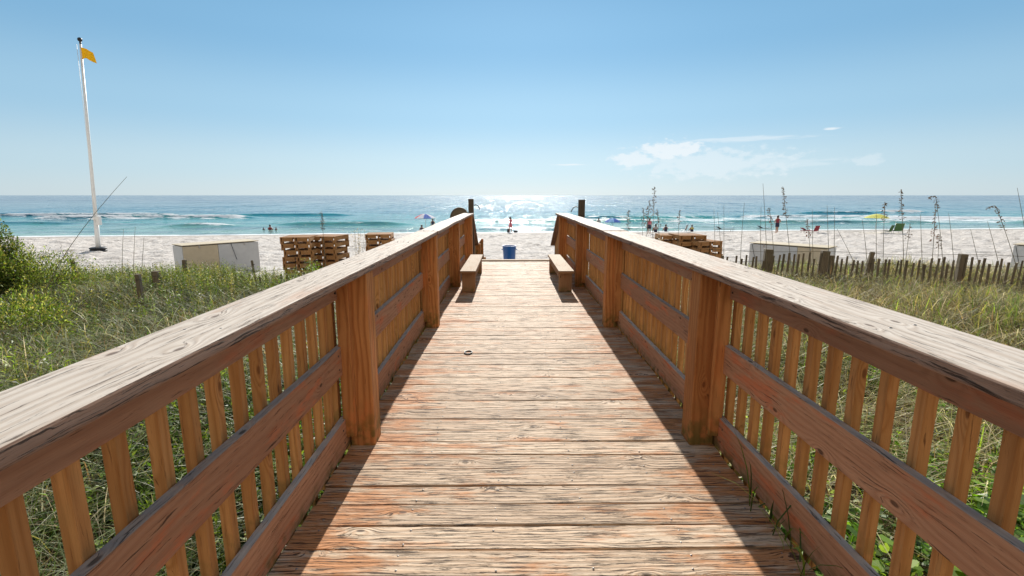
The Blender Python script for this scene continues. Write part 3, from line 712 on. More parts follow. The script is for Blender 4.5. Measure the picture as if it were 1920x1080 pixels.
g.leaves(b, np.stack([np.cos(an), np.sin(an), el], -1), RNG.uniform(.05, .26, n), RNG.uniform(.003, .008, n), pick([DRY], [1], n) * RNG.uniform(.3, 1.1, (n, 1)), droop=.05)
tag(g.build('dead_grass_litter'), 'dead brown and straw stems littering the ground under the plants', 'plant litter', None, 'stuff')

# grass tuft poking through the right rail
t = empty('grass_tuft', (1.02, 1.9, -.3), 0, 'thin green grass tuft poking onto the planks under the right railing', 'grass tuft')
g = Veg(); n = 26; b = np.stack([RNG.uniform(-.04, .1, n), RNG.uniform(-.28, .3, n), RNG.uniform(.2, .3, n)], -1)
g.blades(b, RNG.uniform(.2, .42, n), RNG.uniform(.3, 1.1, n), RNG.uniform(.004, .012, n), pick([GREENS], [1], n) * .8); g.build('leaf_blades', t)

# big bush at far left
bx, by = -10.75, 9.6
t = empty('dune_bush', (bx, by, gh(bx, by)), 0, 'large rounded green bush at the left edge of the dune', 'bush')
n = 46000; u = RNG.normal(0, 1, (n, 3)); u /= np.linalg.norm(u, axis=1, keepdims=True); u[:, 2] = np.abs(u[:, 2])
an = np.arctan2(u[:, 1], u[:, 0]); rr = RNG.uniform(.45, 1, n) ** .5 * (1 + .38 * (fbm(an * 1.6 + 20, u[:, 2] * 3, 4) - .48) * 2)
pos = u * rr[:, None] * np.array([.98, 1.1, 1.6])
g = Veg(); dd = u * .6 + RNG.normal(0, .6, (n, 3)) + np.array([0, 0, .5])
c = pick([GREENS, OLIVES], [.75, .25], n) * .75; g.leaves(pos, dd, RNG.uniform(.04, .085, n), RNG.uniform(.018, .034, n), c)
g.build('foliage', t)
mb = MB()
for i in range(16):
    a = i * .8; q = RNG.uniform(.3, .8); mb.tube([(.1 * math.cos(a), .1 * math.sin(a), -.1), (q * .4 * math.cos(a), q * .4 * math.sin(a), .6), (q * math.cos(a), q * math.sin(a), 1.35)], [.03, .02, .006], 6)
mb.build('branches', M['dark_post'], t)
# low shoulder bushes
for (px, Y, rad, hh, lab) in ((70, 10.3, .9, .95, 'low green shrub on the dune just right of the large bush'), (20, 7.4, .85, .75, 'low leafy green shrub in front of the large bush')):
    p = at(px, 500, Y); t = empty('low_shrub', (p.x, Y, gh(p.x, Y)), 0, lab, 'shrub', 'low shrubs near the large bush')
    n = 7000; u = RNG.normal(0, 1, (n, 3)); u /= np.linalg.norm(u, axis=1, keepdims=True); u[:, 2] = np.abs(u[:, 2])
    rr = RNG.uniform(.3, 1, n) ** .5 * (1 + .4 * (fbm(np.arctan2(u[:, 1], u[:, 0]) * 2 + px, u[:, 2] * 4, 3) - .45) * 2)
    g = Veg(); g.leaves(u * rr[:, None] * np.array([rad, rad, hh]), u + RNG.normal(0, .6, (n, 3)) + np.array([0, 0, .4]), RNG.uniform(.035, .075, n), RNG.uniform(.014, .026, n), pick([GREENS, OLIVES], [.65, .35], n)); g.build('foliage', t)
    mb = MB()
    for i in range(7): mb.tube([(0, 0, -.1), (.3 * rad * math.cos(i), .3 * rad * math.sin(i), .3), (.6 * rad * math.cos(i), .6 * rad * math.sin(i), .6 * hh)], [.02, .012, .005], 6)
    mb.build('branches', M['dark_post'], t)

# ------------------------------------------------------------ sand fences
def fence(x0, y0, x1, y1, ztop, label, posts, pitch=.108, holes=.04, lean=.05):
    L = math.hypot(x1 - x0, y1 - y0); n = int(L / pitch); t = empty('sand_fence', ((x0 + x1) / 2, (y0 + y1) / 2, -.9), math.atan2(y1 - y0, x1 - x0), label, 'fence', 'slatted sand fences')
    ox, oy, oz = t.location; ca = math.cos(t.rotation_euler.z); sa = math.sin(t.rotation_euler.z)
    for i in range(min(n, 98)):
        if random.random() < holes: continue
        s = -L / 2 + (i + .5) * pitch + random.uniform(-.02, .02); X = ox + s * ca; Y = oy + s * sa
        sag = -.05 * math.sin(i * .21) + random.choice([0, 0, 0, 0, -.06, -.12, .03]) + random.uniform(-.015, .015); top = ztop + sag - oz; h = 1.15
        mb = MB(); mb.box((s, random.uniform(-.02, .02), top - h / 2), (.042 + random.uniform(-.004, .008), .009, h), 2,
                          rot=Matrix.Rotation(random.uniform(-lean, lean) + .03, 3, 'Y') @ Matrix.Rotation(random.uniform(-.5, .5), 3, 'Z')); mb.build('picket', M['picket'], t)
    for dz in (-.16, -.55):
        mb = MB(); mb.tube([(-L / 2 + L * k / 40, .012 * math.sin(k * 2.1), ztop + dz - oz - .03 * math.sin(k * .6)) for k in range(41)], .004, 5); mb.build('wire', M['iron'], t)
    for (s, wd, dz, ln) in posts:
        mb = MB(); mb.box((s, .06, ztop + dz - oz - .75), (wd, wd * .9, 1.5), 2, rot=Matrix.Rotation(ln, 3, 'Y')); mb.build('fence_post', M['picket'], t, bevel=.008)
    mb = MB(); pts = [(-L / 2 + L * k / 30, .08, ztop + .10 - oz - .035 * math.sin(k / 30 * 9.4) ** 2) for k in range(31)]; mb.tube(pts, .0045, 5); mb.build('top_rope', M['picket'], t)
    return t
x0, y0, x1, y1 = 4.2, 11.5, 12.6, 9.7; Lf = math.hypot(x1 - x0, y1 - y0)
def sof(px):
    # along-fence coordinate where the picture column px meets the fence line
    d = ray(px, 480); dx, dy = (x1 - x0) / Lf, (y1 - y0) / Lf
    det = d.x * -dy + d.y * dx; k = ((x0 - CAM.x) * -dy + (y0 - CAM.y) * dx) / det; X = CAM.x + d.x * k; Y = CAM.y + d.y * k
    return (X - x0) * dx + (Y - y0) * dy - Lf / 2
fence(x0, y0, x1, y1, .115, 'weathered grey slatted sand fence behind the grass right of the boardwalk',
      [(sof(1440), .17, .13, .03), (sof(1545), .16, .12, .06), (sof(1560), .10, .02, .03), (sof(1629), .085, .12, .12), (sof(1808), .135, .11, .02)])
fence(-6.3, 10.9, -2.7, 11.6, -.30, 'dark slatted sand fence half hidden in weeds left of the boardwalk', [(.9, .12, .05, .02)], holes=.1)
for (px, py, wd, Y, ln, lab) in ((140, 484, .06, 11.0, -.12, 'thin leaning fence post on the dune, leftmost of the loose posts'), (259, 514, .075, 9.0, -.02, 'weathered post standing in the grass in front of the sand'),
                             (292, 508, .12, 10.2, .0, 'thick dark post in the weeds next to the thinner weathered post'), (344, 487, .075, 11.6, .03, 'short post before the lower left corner of the cream storage panel'),
                             (475, 488, .045, 11.8, -.06, 'thin post at the right end of the left storage box')):
    p = at(px, py, Y); t = empty('fence_post', (p.x, Y, gh(p.x, Y)), 0, lab, 'fence post', 'loose fence posts in the left dune'); h = p.z - t.location.z
    mb = MB(); mb.box((0, 0, h / 2 - .2), (wd, wd, h + .4), 2, rot=Matrix.Rotation(ln, 3, 'Y')); mb.build('shaft', M['picket'], t, bevel=.006)
    mb = MB(); mb.tube([(wd * .6 * math.cos(a), wd * .6 * math.sin(a), h - .1) for a in np.linspace(0, 6.283, 13)], .004, 5, caps=False); mb.build('wire_loop', M['iron'], t)

# ------------------------------------------------------------ sea oats
M['seed'] = plain('seed_husk', (.19, .13, .075), .8); M['seed_red'] = plain('seed_rust', (.24, .085, .03), .8); M['stem'] = plain('reed_stem', (.17, .14, .08), .7)
def oat(tp, bp, Y, kind, label):
    top = at(tp[0], tp[1], Y); d = ray(bp[0], bp[1]); b = CAM + d * ((Y - CAM.y) / d.y); gz = gh(b.x, Y)
    dirx = (top.x - b.x) / max(.2, top.z - b.z); base = Vector((b.x - dirx * (b.z - gz) * .5, Y, gz))
    t = empty('sea_oat', base, 0, label, 'sea oat' if 's' in kind else 'reed', 'tall seed stalks above the sand fence' if 's' in kind else 'tall bare reed stems above the sand fence')
    T = top - base; pts = []; q = random.uniform(-.03, .03)
    for k in range(9):
        f = k / 8; pts.append(Vector((T.x * f ** 1.35 + q * math.sin(f * 3.1), .04 * math.sin(f * 2 + q * 50), T.z * f)))
    if 'd' in kind:  # drooping head
        sgn = -1; e = pts[-1]; pts += [e + Vector((sgn * .03, 0, .02)), e + Vector((sgn * .09, 0, .01)), e + Vector((sgn * .14, 0, -.03))]
    mb = MB(); mb.tube(pts, [.0075 - .0045 * min(1, k / 8) for k in range(len(pts))], 5); mb.build('stem', M['stem'], t)
    if 's' in kind:
        mb = MB(); Lh = (.62 if 'l' in kind else .4) if 'm' not in kind else .28
        n = int(Lh * 110)
        P = [Vector(p) for p in pts]; tot = [0]
        for i in range(1, len(P)): tot.append(tot[-1] + (P[i] - P[i - 1]).length)
        def along(s):
            s = max(0, min(tot[-1] - 1e-4, s))
            for i in range(1, len(P)):
                if tot[i] >= s: return P[i - 1].lerp(P[i], (s - tot[i - 1]) / (tot[i] - tot[i - 1]))
            return P[-1]
        mb.tube([along(tot[-1] - Lh * k / 10) for k in range(11)], .005, 4)
        for k in range(n):
            f = k / n; c = along(tot[-1] - Lh * f) ; r = random.uniform(.005, .03) * (.5 + f * .8); a = random.uniform(0, 6.28)
            if random.random() < .25: continue
            e = c + Vector((math.cos(a) * r * 1.3, math.sin(a) * r * 1.3, random.uniform(-.02, .01))); s2 = random.uniform(.012, .021)
            dv = Vector((math.cos(a), math.sin(a), random.uniform(-1.2, .3))).normalized(); sv = dv.orthogonal().normalized(); hv = dv.cross(sv)
            A = e - dv * s2 * .4; Bp = e + dv * s2 * 2.0; m_ = e + dv * s2 * .7
            q4 = [m_ + sv * s2 * .8, m_ + hv * s2 * .35, m_ - sv * s2 * .8, m_ - hv * s2 * .35]
            mi = 1 if ('r' in kind and f > .35) else 0
            for j in range(4): mb.poly([A, q4[j], q4[(j + 1) % 4]], mi=mi); mb.poly([Bp, q4[(j + 1) % 4], q4[j]], mi=mi)
            if k % 4 == 0: mb.tube([c, e], .0016, 3, mi=mi)
        mb.build('seed_head', [M['seed'], M['seed_red']], t)
    if random.random() < .6:
        g = Veg(); n = 4; bb = np.zeros((n, 3)); g.blades(bb, RNG.uniform(.4, .8, n), RNG.uniform(.3, .9, n), np.full(n, .008), pick([OLIVES, DRY], [.5, .5], n)); g.build('leaf_blades', t)
OATS = [((1180, 394), (1177, 480), 10.4, 's', 'seed stalk nearest the right railing, right of the blue umbrella'),
 ((1208, 390), (1204, 480), 10.6, 's', 'seed stalk just left of the tall cluster beside the right railing'),
 ((1219, 376), (1212, 480), 10.2, 'sl', 'thick seeded stalk of the cluster, left of its tallest stalk'),
 ((1228, 350), (1225, 480), 10.2, 'sl', 'tallest seed stalk of the cluster above the right pallets, crossing the horizon'),
 ((1233, 392), (1240, 480), 10.8, 's', 'short seed stalk immediately right of the tallest stalk in the cluster'),
 ((1276, 394), (1270, 480), 10.5, 'sm', 'lone seed stalk rising over the right stack of pallets'),
 ((1340, 392), (1343, 480), 11.0, 'b', 'bare reed directly right of the right pallet stack'),
 ((1346, 398), (1354, 485), 10.8, 'b', 'bare leaning reed, second right of the pallet stack'),
 ((1358, 386), (1358, 480), 11.0, 'b', 'straight bare reed in front of the black loungers'),
 ((1397, 380), (1390, 480), 10.4, 'b', 'bare reed left of the right storage box'),
 ((1428, 388), (1428, 490), 10.2, 'b', 'bare reed in front of the left end of the right storage box'),
 ((1432, 344), (1439, 490), 10.0, 'b', 'tallest bare reed, crossing the horizon over the right storage box'),
 ((1443, 390), (1453, 490), 10.1, 'sr', 'rust brown seed stalk just left of the standing man'),
 ((1469, 350), (1484, 490), 10.0, 'sl', 'tall seed stalk just right of the standing man, reaching above the horizon'),
 ((1513, 410), (1521, 490), 10.2, 'sr', 'rust brown seed stalk in front of the red beach things'),
 ((1525, 392), (1526, 490), 10.6, 'b', 'bare reed behind the rust brown stalk by the red beach things'),
 ((1553, 385), (1556, 490), 10.3, 'b', 'leftmost of two close bare reeds above the second thick fence post'),
 ((1567, 388), (1566, 490), 10.1, 'b', 'rightmost of two close bare reeds above the second thick fence post'),
 ((1572, 430), (1606, 490), 10.0, 'b', 'short bare reed leaning strongly left before the beach'),
 ((1617, 410), (1628, 490), 10.0, 'b', 'bare reed just left of the yellow umbrella'),
 ((1645, 396), (1645, 490), 10.2, 'b', 'bare reed in front of the yellow umbrella'),
 ((1661, 378), (1657, 490), 9.9, 's', 'seed stalk at the right edge of the yellow umbrella'),
 ((1692, 355), (1697, 490), 9.8, 'sl', 'tall seed stalk right of the green chairs, reaching above the horizon'),
 ((1708, 420), (1700, 490), 10.1, 'sm', 'short seed stalk right of the green chairs'),
 ((1729, 402), (1732, 490), 10.0, 'b', 'bare reed left of the rust brown flower stalk'),
 ((1756, 392), (1750, 495), 9.6, 'slr', 'thick seed stalk turning rust brown lower down'),
 ((1756, 370), (1771, 490), 9.7, 'sd', 'seed stalk with its drooping head bent left over the rust brown stalk'),
 ((1764, 440), (1762, 490), 9.9, 'sm', 'shortest seed stalk, right of the rust brown stalk'),
 ((1780, 400), (1792, 490), 9.8, 'b', 'bare reed right of the drooping stalk'),
 ((1822, 430), (1838, 485), 9.9, 'b', 'short bare reed right of the last thick fence post'),
 ((1855, 415), (1878, 490), 9.6, 'b', 'leaning bare reed left of the large drooping stalk at the right edge'),
 ((1872, 388), (1912, 500), 8.8, 'sdl', 'large drooping seed stalk at the right edge of the picture'),
 ((1911, 352), (1935, 500), 9.0, 'b', 'bare reed at the extreme right edge reaching above the horizon'),
 ((602, 396), (612, 500), 10.4, 's', 'seed stalk above the left stack of pallets'),
 ((230, 430), (232, 500), 10.6, 'b', 'faint bare reed right of the flagpole base'),
 ((251, 425), (250, 500), 10.9, 'b', 'taller faint bare reed standing on the sand right of the flagpole'),
 ((268, 446), (262, 500), 10.7, 'b', 'bare reed left of the cream storage box'),
 ((235, 331), (104, 500), 9.4, 'b', 'very long dark reed leaning right across the flagpole')]
for o in OATS: oat(*o)

def dryweed(px, py, Y, h, label, cols, nst=7):
    p = at(px, py, Y); t = empty('dry_weed', (p.x, Y, gh(p.x, Y)), 0, label, 'weed', 'branching weeds by the railings'); h = p.z - t.location.z
    g = Veg(); b = np.stack([RNG.uniform(-.07, .07, nst), RNG.uniform(-.05, .05, nst), np.zeros(nst)], -1)
    g.weeds(b, np.full(nst, h) * RNG.uniform(.75, 1, nst), pick([cols], [1], nst), nl=30, ll=.045, lw=.02, lean=.1)
    n = 170; q = np.stack([RNG.normal(0, .13, n), RNG.normal(0, .08, n), h * RNG.uniform(.45, 1, n)], -1); g.leaves(q, RNG.normal(0, 1, (n, 3)), RNG.uniform(.015, .04, n), RNG.uniform(.008, .02, n), pick([cols], [1], n))
    g.build('leaves', t)
    mb = MB()
    for i in range(6): mb.tube([(0, 0, 0), (RNG.normal(0, .05), 0, h * .5), (RNG.normal(0, .12), RNG.normal(0, .05), h * .97)], [.005, .004, .002], 5)
    mb.build('stem', M['stem'], t)
dryweed(668, 428, 10.6, 1, 'spindly branching weed between the two left pallet stacks', DRY)
dryweed(1232, 438, 10.2, 1, 'dry leafy weed in front of the right pallets beside the railing', DRY, 12)
dryweed(1212, 445, 10.4, 1, 'dry leafy weed closest to the right railing, lower than its neighbour', DRY, 9)
dryweed(580, 484, 10.2, 1, 'green leafy weed in front of the left pallet stack', GREENS, 16)
dryweed(592, 490, 10.0, 1, 'yellow green weed at the railing end of the left pallet stack', LIME, 14)

# ------------------------------------------------------------ pallets on the beach
def pallet_mesh():
    """slatted lounge-base pallet: top slats, side boards, blocks, under boards"""
    parts = []
    a = MB()
    for k in range(7): a.box((0, -.45 + k * .15, .205), (.93, .11, .022), 0)
    b = MB()
    for x in (-.445, 0, .445): b.box((x, 0, .135), (.038, 1.0, .115), 1)
    for y in (-.49, .49):
        b.box((-.235, y + (.002 if y > 0 else -.002), .135), (.32, .02, .115), 0); b.box((.235, y + (.002 if y > 0 else -.002), .135), (.32, .02, .115), 0)
    out = [('top_slats', a), ('frame', b)]
    for x in (-.415, .02, .415):
        for y in (-.45, .45): c = MB(); c.box((x, y, .04), (.1, .09, .075), 2); out.append(('foot', c))
    return out
proto = [(n, m.build(n, M['pallet'])) for n, m in pallet_mesh()]
first = [True]
def pallet(x, y, z, rz, label):
    r = empty('wooden_pallet', (x, y, z), rz, label, 'pallet', 'stacked wooden pallets on the beach')
    for n, o in proto:
        if first[0]: c = o
        else: c = o.copy(); C.objects.link(c)
        c.parent = r
    first[0] = False
ORD = ['bottom', 'second lowest', 'third', 'fourth', 'fifth', 'sixth', 'topmost']
def pstack(px, pyt, Y, n, rz, where):
    top = at(px, pyt, Y); gz = gh(top.x, Y); k = n; z = top.z - .218
    zs = [top.z - .218 - i * .225 for i in range(n)][::-1]
    off = gz - zs[0]
    for i, z in enumerate(zs):
        nm = 'topmost' if i == n - 1 else ORD[i]
        pallet(top.x + random.uniform(-.04, .04), Y + random.uniform(-.04, .04), gz + i * .2175 + (0 if i else 0), rz + random.uniform(-.05, .05), '%s pallet of the %s' % (nm, where))
pstack(564, 446, 16.6, 7, .1, 'leftmost stack beside the storage box')
pstack(617, 443, 17.2, 7, -.1, 'second stack from the left, beside the leftmost one')
pstack(712, 441, 18.6, 7, .12, 'stack partly hidden behind the left railing')
pstack(1258, 436, 17.8, 7, -.1, 'stack closest to the right railing on the beach')
pstack(1290, 434, 17.2, 7, .05, 'stack right of the one closest to the right railing')
pstack(1318, 441, 16.9, 6, .3, 'lower outermost stack on the right')

# storage boxes
def storage(pa, pb, Ya, Yb, seam, cream_first, label):
    A = at(pa[0], pa[1], Ya); B = at(pb[0], pb[1], Yb); v = Vector((B.x - A.x, B.y - A.y, 0)); L = v.length; rz = math.atan2(v.y, v.x)
    gz = gh((A.x + B.x) / 2, (A.y + B.y) / 2); H = (A.z + B.z) / 2 - gz
    t = empty('storage_box', ((A.x + B.x) / 2, (A.y + B.y) / 2, gz), rz, label, 'storage box', 'pale storage boxes on the beach')
    s1 = -L / 2 + L * seam; w1, w2 = s1 + L / 2, L / 2 - s1
    ms = ('cream', 'greypanel') if cream_first else ('greypanel', 'cream')
    mb = MB(); mb.box((-L / 2 + w1 / 2, .03, H / 2 - .03), (w1 - .01, .04, H - .05), 0); mb.build('front_panel', M[ms[0]], t, bevel=.004)['label'] = 'cream front panel' if cream_first else 'pale grey front panel'
    mb = MB(); mb.box((L / 2 - w2 / 2, .03, H / 2 - .03), (w2 - .01, .04, H - .05), 0); mb.build('front_panel', M[ms[1]], t, bevel=.004)['label'] = 'pale grey front panel' if cream_first else 'cream front panel'
    mb = MB(); mb.box((0, .5, H - .012), (L + .04, 1.0, .024), 0); mb.build('lid', M['cream'], t, bevel=.004)
    mb = MB(); mb.box((0, .96, H / 2 - .03), (L, .04, H - .05), 0); mb.box((-L / 2 + .02, .5, H / 2 - .03), (.04, .85, H - .05), 1); mb.box((L / 2 - .02, .5, H / 2 - .03), (.04, .85, H - .05), 1); mb.build('shell', M['greypanel'], t)
    cx = s1 + (.3 * w2 if cream_first else -.95 * w1); mb = MB(); mb.tube([(cx, -.02, H - .02), (cx + .16, -.02, H * .45)], .008, 6); mb.build('strap', M['iron'], t)
    for xx in (-L * .3, L * .3):
        mb = MB(); mb.box((xx, -.004, H - .09), (.05, .02, .11), 2); mb.build('latch', M['metal'], t, bevel=.004)
storage((342, 460), (484, 451), 17.2, 19.2, .44, True, 'storage box left of the left pallets, with a cream and a pale grey panel')
storage((1406, 455), (1552, 464), 19.2, 17.2, .64, False, 'storage box behind the right sand fence, grey panel left of a cream one')
storage((1902, 453), (2030, 470), 16.5, 15.2, .6, False, 'pale grey storage box cut off at the right edge')

# blue bin
t = empty('trash_bin', (at(955, 480, 21.8).x, 21.8, gh(0, 21.8)), 0, 'blue plastic bin standing on the sand beyond the boardwalk end', 'bin'); Hh = .84
mb = MB(); prof = [(.001, .0), (.235, .0), (.25, .03), (.285, Hh - .14), (.292, Hh - .14), (.295, Hh - .03), (.31, Hh - .03), (.312, Hh), (.275, Hh), (.27, Hh - .1), (.23, .06), (.001, .06)]; mb.lathe((0, 0, 0), prof, 28); mb.build('bin_body', M['blue_plastic'], t)
for sx in (-1, 1):
    mb = MB(); mb.tube([(sx * .29, -.09, Hh - .17), (sx * .35, -.07, Hh - .18), (sx * .35, .07, Hh - .18), (sx * .29, .09, Hh - .17)], .014, 8); mb.build('handle', M['blue_plastic'], t)

# ------------------------------------------------------------ flagpole
gp = gnd(185, 472); top = at(150, 74, gp.y + .3)
t = empty('flagpole', gp, 0, 'tall white flagpole on the sand with a black base', 'flagpole'); T = top - gp
def fp(f): return (T.x * f, T.y * f, T.z * f)
mb = MB(); mb.tube([fp(0), fp(.17)], [.125, .118], 14); mb.build('lower_shaft', M['white'], t)
mb = MB(); mb.tube([fp(.165), fp(.5), fp(.98)], [.095, .08, .055], 14); mb.build('upper_shaft', M['white'], t)
mb = MB(); mb.tube([fp(.158), fp(.175)], .15, 14); mb.build('collar', M['white'], t)
mb = MB(); c = fp(.155); mb.box((c[0] + .2, c[1] - .05, c[2]), (.2, .2, .5), 2); mb.build('winch_box', M['white'], t, bevel=.02)
mb = MB(); c = fp(.985); mb.tube([fp(.975), fp(.992)], [.05, .05], 10); mb.lathe((c[0], c[1], c[2] + .05), [(.001, 0), (.09, .04), (.12, .12), (.09, .2), (.001, .24)], 14); mb.build('finial', M['iron'], t)
mb = MB(); mb.tube([(T.x * .16 + .16, -.05, T.z * .16)] + [(T.x * f + .09, -.07, T.z * f) for f in (.3, .6, .97)], .012, 5); mb.build('halyard', M['white'], t)
mb = MB()
for k in range(2): mb.lathe((0, 0, .0 + k * .13), [(.16, .02), (.36, .0), (.43, .05), (.43, .09), (.36, .14), (.16, .12)], 22)
mb.build('tyre_base', M['black'], t)
# flag
fc = Vector((gp.x + T.x * .955, gp.y + T.y * .955 - .05, gp.z + T.z * .965)); mb = MB(); nx, nz = 16, 10; Wf = .80; Hf = .64; vs = []
def fl(u, v):
    hgt = Hf * (1 - .28 * u); return (u * Wf * .9, .13 * math.sin(u * 6 + v * 1.2) * (u + .15), -v * hgt - .30 * u ** 1.6 - (.0 if v < .5 else 0) + .06 * math.sin(u * 5) * v)
for i in range(nx):
    for j in range(nz):
        q = [fl(i / nx, j / nz), fl(i / nx, (j + 1) / nz), fl((i + 1) / nx, (j + 1) / nz), fl((i + 1) / nx, j / nz)]; mb.poly(q, sm=True)
fo = mb.build('flag', M['flag']); fo.location = fc; sd = fo.modifiers.new('Solidify', 'SOLIDIFY'); sd.thickness = .004
tag(fo, 'orange yellow flag flying at the top of the white flagpole', 'flag')

# ------------------------------------------------------------ umbrellas
def umbrella(px, pyt, Y, rad, hh, mats, label, tilt=0, tdir=0):
    p = at(px, pyt, Y); gz = gh(p.x, Y); H = p.z - gz
    t = empty('beach_umbrella', (p.x, Y, gz), 0, label, 'beach umbrella', 'open beach umbrellas along the shore')
    mb = MB(); Rm = Matrix.Rotation(tilt, 3, 'Y') @ Matrix.Rotation(tdir, 3, 'X'); NS = 8
    def pt(a, f, sc=1):
        r = rad * f; z = -hh * (f ** 1.7); z -= .0; s = 1 - .05 * (1 - abs(math.cos(NS * a / 2))) * f
        return Rm @ Vector((r * s * math.cos(a), r * s * math.sin(a), z)) + Vector((0, 0, H))
    for k in range(NS):
        for q in range(4):
            a0 = 2 * math.pi * (k + q / 4) / NS; a1 = 2 * math.pi * (k + (q + 1) / 4) / NS
            for r in range(5): mb.poly([pt(a0, r / 5 + .001), pt(a0, (r + 1) / 5), pt(a1, (r + 1) / 5), pt(a1, r / 5 + .001)], mi=k % len(mats), sm=True)
    mb.build('canopy', [M[m] for m in mats], t).modifiers.new('Solidify', 'SOLIDIFY').thickness = .006
    mb = MB(); mb.tube([(0, 0, -.2), (0, 0, H * .55), (0, 0, H)], .018, 8); mb.build('pole', M['metal'], t)
    mb = MB()
    for k in range(NS):
        a = 2 * math.pi * k / NS; mb.tube([pt(a, .05) - Vector((0, 0, .02)), pt(a, .55) - Vector((0, 0, .015)), pt(a, .97) - Vector((0, 0, .012))], .006, 4)
    mb.build('ribs', M['metal'], t)
umbrella(797, 401, 50, 1.1, .42, ['u_lblue', 'u_white', 'u_blue', 'u_red', 'u_red', 'u_white', 'u_blue', 'u_white'], 'red white and blue umbrella beyond the left railing')
umbrella(1149, 409, 50.5, .85, .40, ['u_blue', 'u_lblue', 'u_blue', 'u_blue'], 'blue beach umbrella just right of the right railing end')
umbrella(1645, 401, 51.2, 1.12, .42, ['u_yellow'], 'pale yellow beach umbrella above the green chairs')

# ------------------------------------------------------------ people
def person(px, py, pose, label, top='redcloth', bottom='navy', skin='skin', H=1.7, rz=0, Y=None):
    p = gnd(px, py) if Y is None else at(px, py, Y)
    gz = gh(p.x, p.y); t = empty('person', (p.x, p.y, gz), rz, label, 'person'); s = H / 1.7
    bm = bmesh.new(); sk = bm.verts.layers.skin.verify()
    def V(c, r, root=False, r2=None):
        v = bm.verts.new(Vector(c) * s); v[sk].radius = (r * s, (r2 or r) * s); v[sk].use_root = root; return v
    def chain(a, lst):
        for c, r in lst:
            b = V(c, r); bm.edges.new((a, b)); a = b
        return a
    def hand(a, w, d):
        d = Vector(d).normalized(); w = Vector(w); sdv = d.cross(Vector((0, 0, 1))); sdv = sdv.normalized() if sdv.length > .1 else Vector((0, 1, 0))
        pm = V(w + d * .05, .03); bm.edges.new((a, pm))
        for i, l in enumerate((.075, .085, .08, .06)):
            b1 = w + d * .085 + sdv * (.03 - .02 * i); chain(pm, [(b1, .009), (b1 + d * l * .5 + Vector((0, .004, -.004)), .008), (b1 + d * l, .006)])
        chain(pm, [(w + d * .05 + sdv * .045, .01), (w + d * .09 + sdv * .06, .007)])
    if pose == 'sit':
        hip, chest, neck, head = (0, -.05, .13), (0, .0, .45), (0, .03, .58), (0, .05, .7)
    else:
        hip, chest, neck, head = (0, 0, .93), (0, .01, 1.26), (0, .015, 1.43), (0, .03, 1.56)
    root = V(hip, .145, True, .115); waist = V([(hip[i] + chest[i]) / 2 for i in range(3)], .125); bm.edges.new((root, waist))
    ch = V(chest, .15); bm.edges.new((waist, ch)); nk = V(neck, .058); bm.edges.new((ch, nk))
    j = V((head[0], head[1], head[2] - .04), .082); bm.edges.new((nk, j)); hd = V((head[0], head[1] - .01, head[2] + .045), .095); bm.edges.new((j, hd)); tp = V((head[0], head[1] - .01, head[2] + .11), .06); bm.edges.new((hd, tp))
    ns = V((head[0], head[1] + .105, head[2] - .005), .014); bm.edges.new((j, ns))
    for x in (-1, 1):
        er = V((x * .1, head[1], head[2]), .014); bm.edges.new((hd, er))
        if pose == 'sit':
            chain(root, [((x * .11, .12, .16), .085), ((x * .15, .38, .36), .062), ((x * .15, .6, .14), .05), ((x * .15, .74, .05), .036), ((x * .16, .9, .06), .026)])
            sh = chain(ch, [((x * .19, chest[1], .47), .062)]); e = chain(sh, [((x * .24, .05, .3), .045), ((x * .2, .22, .3), .036), ((x * .16, .33, .36), .026)]); hand(e, (x * .16, .33, .36), (0, .8, -.2))
        else:
            st = .07 if x > 0 else -.06
            chain(root, [((x * .1, 0, .82), .095), ((x * .11, st * .6, .48), .062), ((x * .12, st * .7, .28), .055), ((x * .12, st, .08), .036), ((x * .13, st + .08, .035), .034), ((x * .13, st + .18, .02), .022)])
            sh = chain(ch, [((x * .19, chest[1], 1.36), .06)])
            if pose == 'hands_up': e = chain(sh, [((x * .3, .12, 1.22), .044), ((x * .2, .18, 1.42), .036), ((x * .12, .14, 1.54), .026)]); hand(e, (x * .12, .14, 1.54), (-x * .3, .1, .8))
            elif pose == 'hands_hip' : e = chain(sh, [((x * .34, -.02, 1.12), .044), ((x * .24, .06, 1.0), .034), ((x * .19, .09, .98), .026)]); hand(e, (x * .19, .09, .98), (-x * .6, .4, -.3))
            else: e = chain(sh, [((x * .24, .0, 1.1), .044), ((x * .25, .05, .88), .036), ((x * .25, .07, .82), .026)]); hand(e, (x * .25, .07, .82), (0, .1, -1))
    me = bpy.data.meshes.new('body'); bm.to_mesh(me); bm.free(); me.materials.append(M[skin]); o = bpy.data.objects.new('body', me); C.objects.link(o); o.parent = t
    o.modifiers.new('Skin', 'SKIN').use_smooth_shade = True; ss = o.modifiers.new('Sub', 'SUBSURF'); ss.levels = 1; ss.render_levels = 1
    h = Vector(head) * s
    mb = MB(); pr = [(.001, .125), (.06, .115), (.1, .07), (.112, .01), (.1, -.05), (.09, -.09)]; mb.lathe((h.x, h.y - .03 * s, h.z + .04 * s), [(a * s, b * s) for a, b in pr], 14); mb.build('hair', M['hair'], t)
    z0, z1 = ((.3, .52) if pose == 'sit' else (1.0, 1.4)); cx = (0, (chest[1] + hip[1]) / 2)
    mb = MB(); mb.lathe((0, cx[1] * s, 0), [(.15 * s, z0 * s), (.165 * s, (z0 * .5 + z1 * .5) * s), (.185 * s, (z1 - .06) * s), (.1 * s, z1 * s)], 16, sy=.82); mb.build('top', M[top], t)
